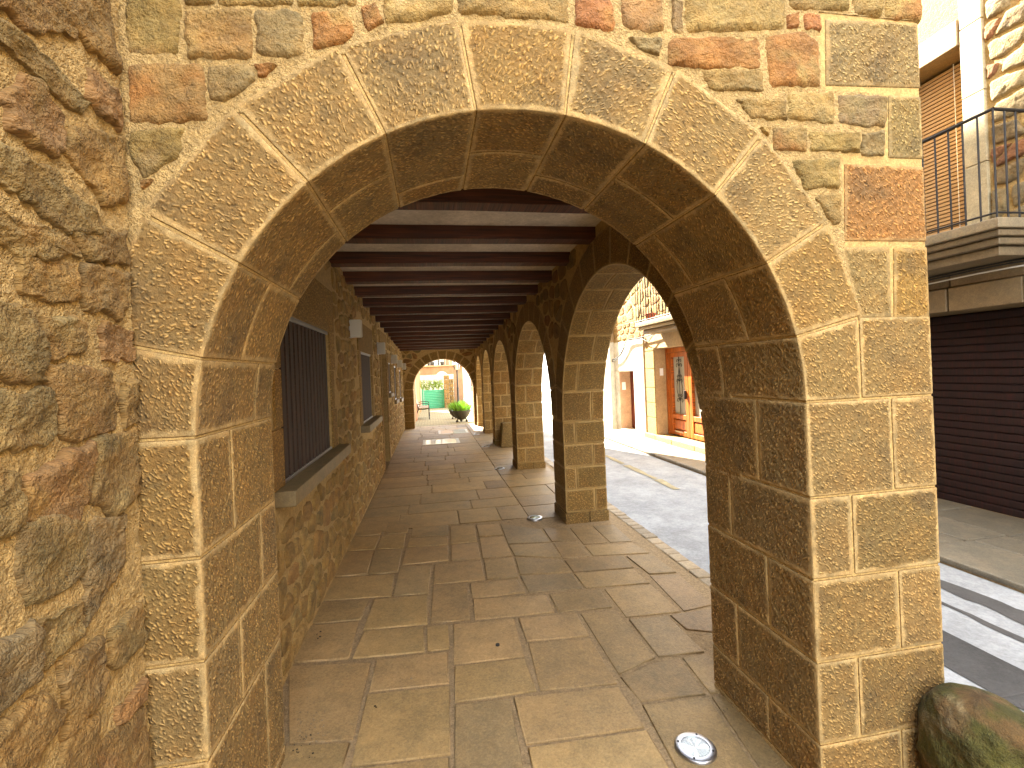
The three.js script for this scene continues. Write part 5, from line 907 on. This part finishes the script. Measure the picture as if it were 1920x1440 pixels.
    // yard wall behind, with vines hanging over the shutter
    const bw = thing('yard_wall', 'white wall at the back of the yard above the shutter', 'wall', [(xl + xr) / 2, gy, zb - 4]); worldPart(bw, 'wall', boxAt(xl - 2, xr + 2, gy, yt + 1, zb - 4.4, zb - 4, { c: 0.02 }), M.plasterWhite); for (const f of [0.15, 0.4, 0.62, 0.85]) worldPart(bw, 'post', rod([lerp(xl, xr, f), gy, zb - 3.3], [lerp(xl, xr, f), yt - 0.35, zb - 3.3], 0.04), M.lampWhite);
    const v = thing('hanging_vine', 'yellow green vines hanging above the green shutter', 'vine', [(xl + xr) / 2, yt - 0.35, zb - 3.2]), vp = [], vi = [], vc = [], vu = [];
    for (let i = 0; i < 900; i++) { const x = rr(-0.5, 0.5) * (xr - xl) * 1.1, y = -Math.pow(rnd(), 0.7) * (0.55 + 0.45 * noise(x * 5, 0, 4)), z = rr(-0.15, 0.15), s = rr(0.025, 0.05), a = rnd() * 6.28, at = vp.length / 3, g = rr(0.5, 1.3); for (const [p, q] of [[-1, 0], [0, 0.6], [1, 0], [0, -1.2]]) { vp.push(x + s * p * Math.cos(a), y + s * q, z + s * p * Math.sin(a)); vc.push(g * 1.6, g, g * 0.9); vu.push(p, q); } vi.push(at, at + 2, at + 1, at, at + 3, at + 2); }
    part(v, 'foliage', geom(vp, vu, vi, vc), M.leaf); part(v, 'wire', rod([-(xr - xl) * 0.55, 0.0, 0], [(xr - xl) * 0.55, 0.0, 0], 0.012, 6), M.iron);
  }
  // pink house with a balcony, shrubs at its foot
  {
    const zb = onPlaza(880, 750).z - 2, X = (px, py) => up(px, py, zb).x, Y = (px, py) => up(px, py, zb).y, gy = plazaY(zb) - 0.3, x0 = X(866.5, 720), H = thing('pink_house', 'pale pink house with a small balcony beyond the street lamp', 'house', [x0, gy, zb]), bot = Y(880, 722);
    worldPart(H, 'wall', boxAt(x0, x0 + 8, bot, bot + 6, zb - 0.6, zb, { c: 0.02 }), M.pink);
    for (let y = gy, i = 0; y < bot - 0.05; i++) { const h = Math.min(0.32, bot - y); let x = x0; while (x < x0 + 3) { const l = rr(0.35, 0.7); worldPart(H, 'stone', boxAt(x + 0.01, x + l - 0.01, y + 0.01, y + h - 0.01, zb - 0.5, zb + rr(0, 0.02), { c: 0.02, col: scl([0.5, 0.40, 0.32], rr(0.8, 1.1)) }), M.ochre); x += l; } y += h; }
    const wx0 = X(869, 705), wx1 = X(875.5, 705), wy1 = Y(872, 699), wn = worldPart(H, 'window', boxAt(wx0, wx1, bot + 0.06, wy1, zb, zb + 0.03, { c: 0.01 }), M.darkGlass);
    for (const [a, b, c, d, m] of [[wx0 - 0.12, wx0, bot + 0.05, wy1 + 0.1, M.white], [wx1, wx1 + 0.12, bot + 0.05, wy1 + 0.1, M.white], [wx0, wx1, wy1, wy1 + 0.1, M.white], [wx0 + 0.02, wx1 - 0.02, wy1 - 0.25, wy1 - 0.02, M.terracotta], [(wx0 + wx1) / 2 - 0.03, (wx0 + wx1) / 2 + 0.03, bot + 0.06, wy1 - 0.26, M.white]]) worldPart(wn, 'frame', boxAt(a, b, c, d, zb + 0.002, zb + 0.06, { c: 0.008 }), m);
    const bal = worldPart(H, 'balcony', boxAt(wx0 - 0.35, wx1 + 0.55, bot - 0.08, bot, zb + 0.01, zb + 0.7, { c: 0.02 }), M.castIron); worldPart(bal, 'rail', rod([wx0 - 0.33, bot + 0.7, zb + 0.68], [wx1 + 0.53, bot + 0.7, zb + 0.68], 0.02), M.iron); for (let x = wx0 - 0.33; x < wx1 + 0.55; x += 0.16) worldPart(bal, 'baluster', rod([x, bot, zb + 0.68], [x, bot + 0.7, zb + 0.68], 0.012, 6), M.iron);
    const dish = thing('satellite_dish', 'white satellite dish on the balcony of the pink house', 'satellite dish', [X(873, 716), bot + 0.02, zb + 0.45]); part(dish, 'bowl', new THREE.SphereGeometry(0.4, 24, 10, 0, 6.3, 0, 0.9).scale(1, 0.5, 1).rotateX(Math.PI / 2), M.white, [0, 0.42, 0.1]); part(dish, 'mast', rod([0, 0, 0], [0, 0.42, 0.2], 0.025), M.lampWhite);
    const dk = worldPart(H, 'doorway', boxAt(X(866.8, 740), X(875.5, 740), gy + 0.3, Y(870, 728), zb + 0.022, zb + 0.04, { c: 0.01 }), M.darkWood);
    const shrub = (px, py, r, lb) => { const b = onPlaza(px, py), t = thing('shrub', lb, 'shrub', [b.x, plazaY(b.z), b.z], 'potted shrubs by the pink house'), p = [], ix = [], c = [], u = []; part(t, 'pot', new THREE.CylinderGeometry(r * 0.55, r * 0.42, r * 0.7, 18), M.castIron, [0, r * 0.35, 0]); part(t, 'stem', rod([0, r * 0.5, 0], [0, r * 1.5, 0], 0.03, 6), M.castIron);
      for (let i = 0; i < 900; i++) { const a = rnd() * 6.28, e = Math.acos(rr(-1, 1)), q = r * (0.45 + 0.55 * Math.pow(rnd(), 0.4)) * (1 + 0.4 * noise(Math.cos(a) * 2, e * 2, r)), x = q * Math.sin(e) * Math.cos(a), y = r * 1.55 + q * Math.cos(e), z = q * Math.sin(e) * Math.sin(a), s = rr(0.03, 0.06), w = rnd() * 6.28, at = p.length / 3, g = rr(0.5, 1.4); for (const [m, n] of [[-1, 0], [0, 0.7], [1, 0], [0, -1]]) { p.push(x + s * m * Math.cos(w), y + s * n, z + s * m * Math.sin(w)); c.push(g, g, g); u.push(m, n); } ix.push(at, at + 2, at + 1, at, at + 3, at + 2); } part(t, 'foliage', geom(p, u, ix, c), M.darkLeaf); };
    shrub(872, 750, 0.5, 'taller dark shrub in a pot before the pink house'); shrub(884, 748, 0.36, 'rounded dark shrub in a pot to one side of the taller one');
  }
}
renderer.render(scene, camera);
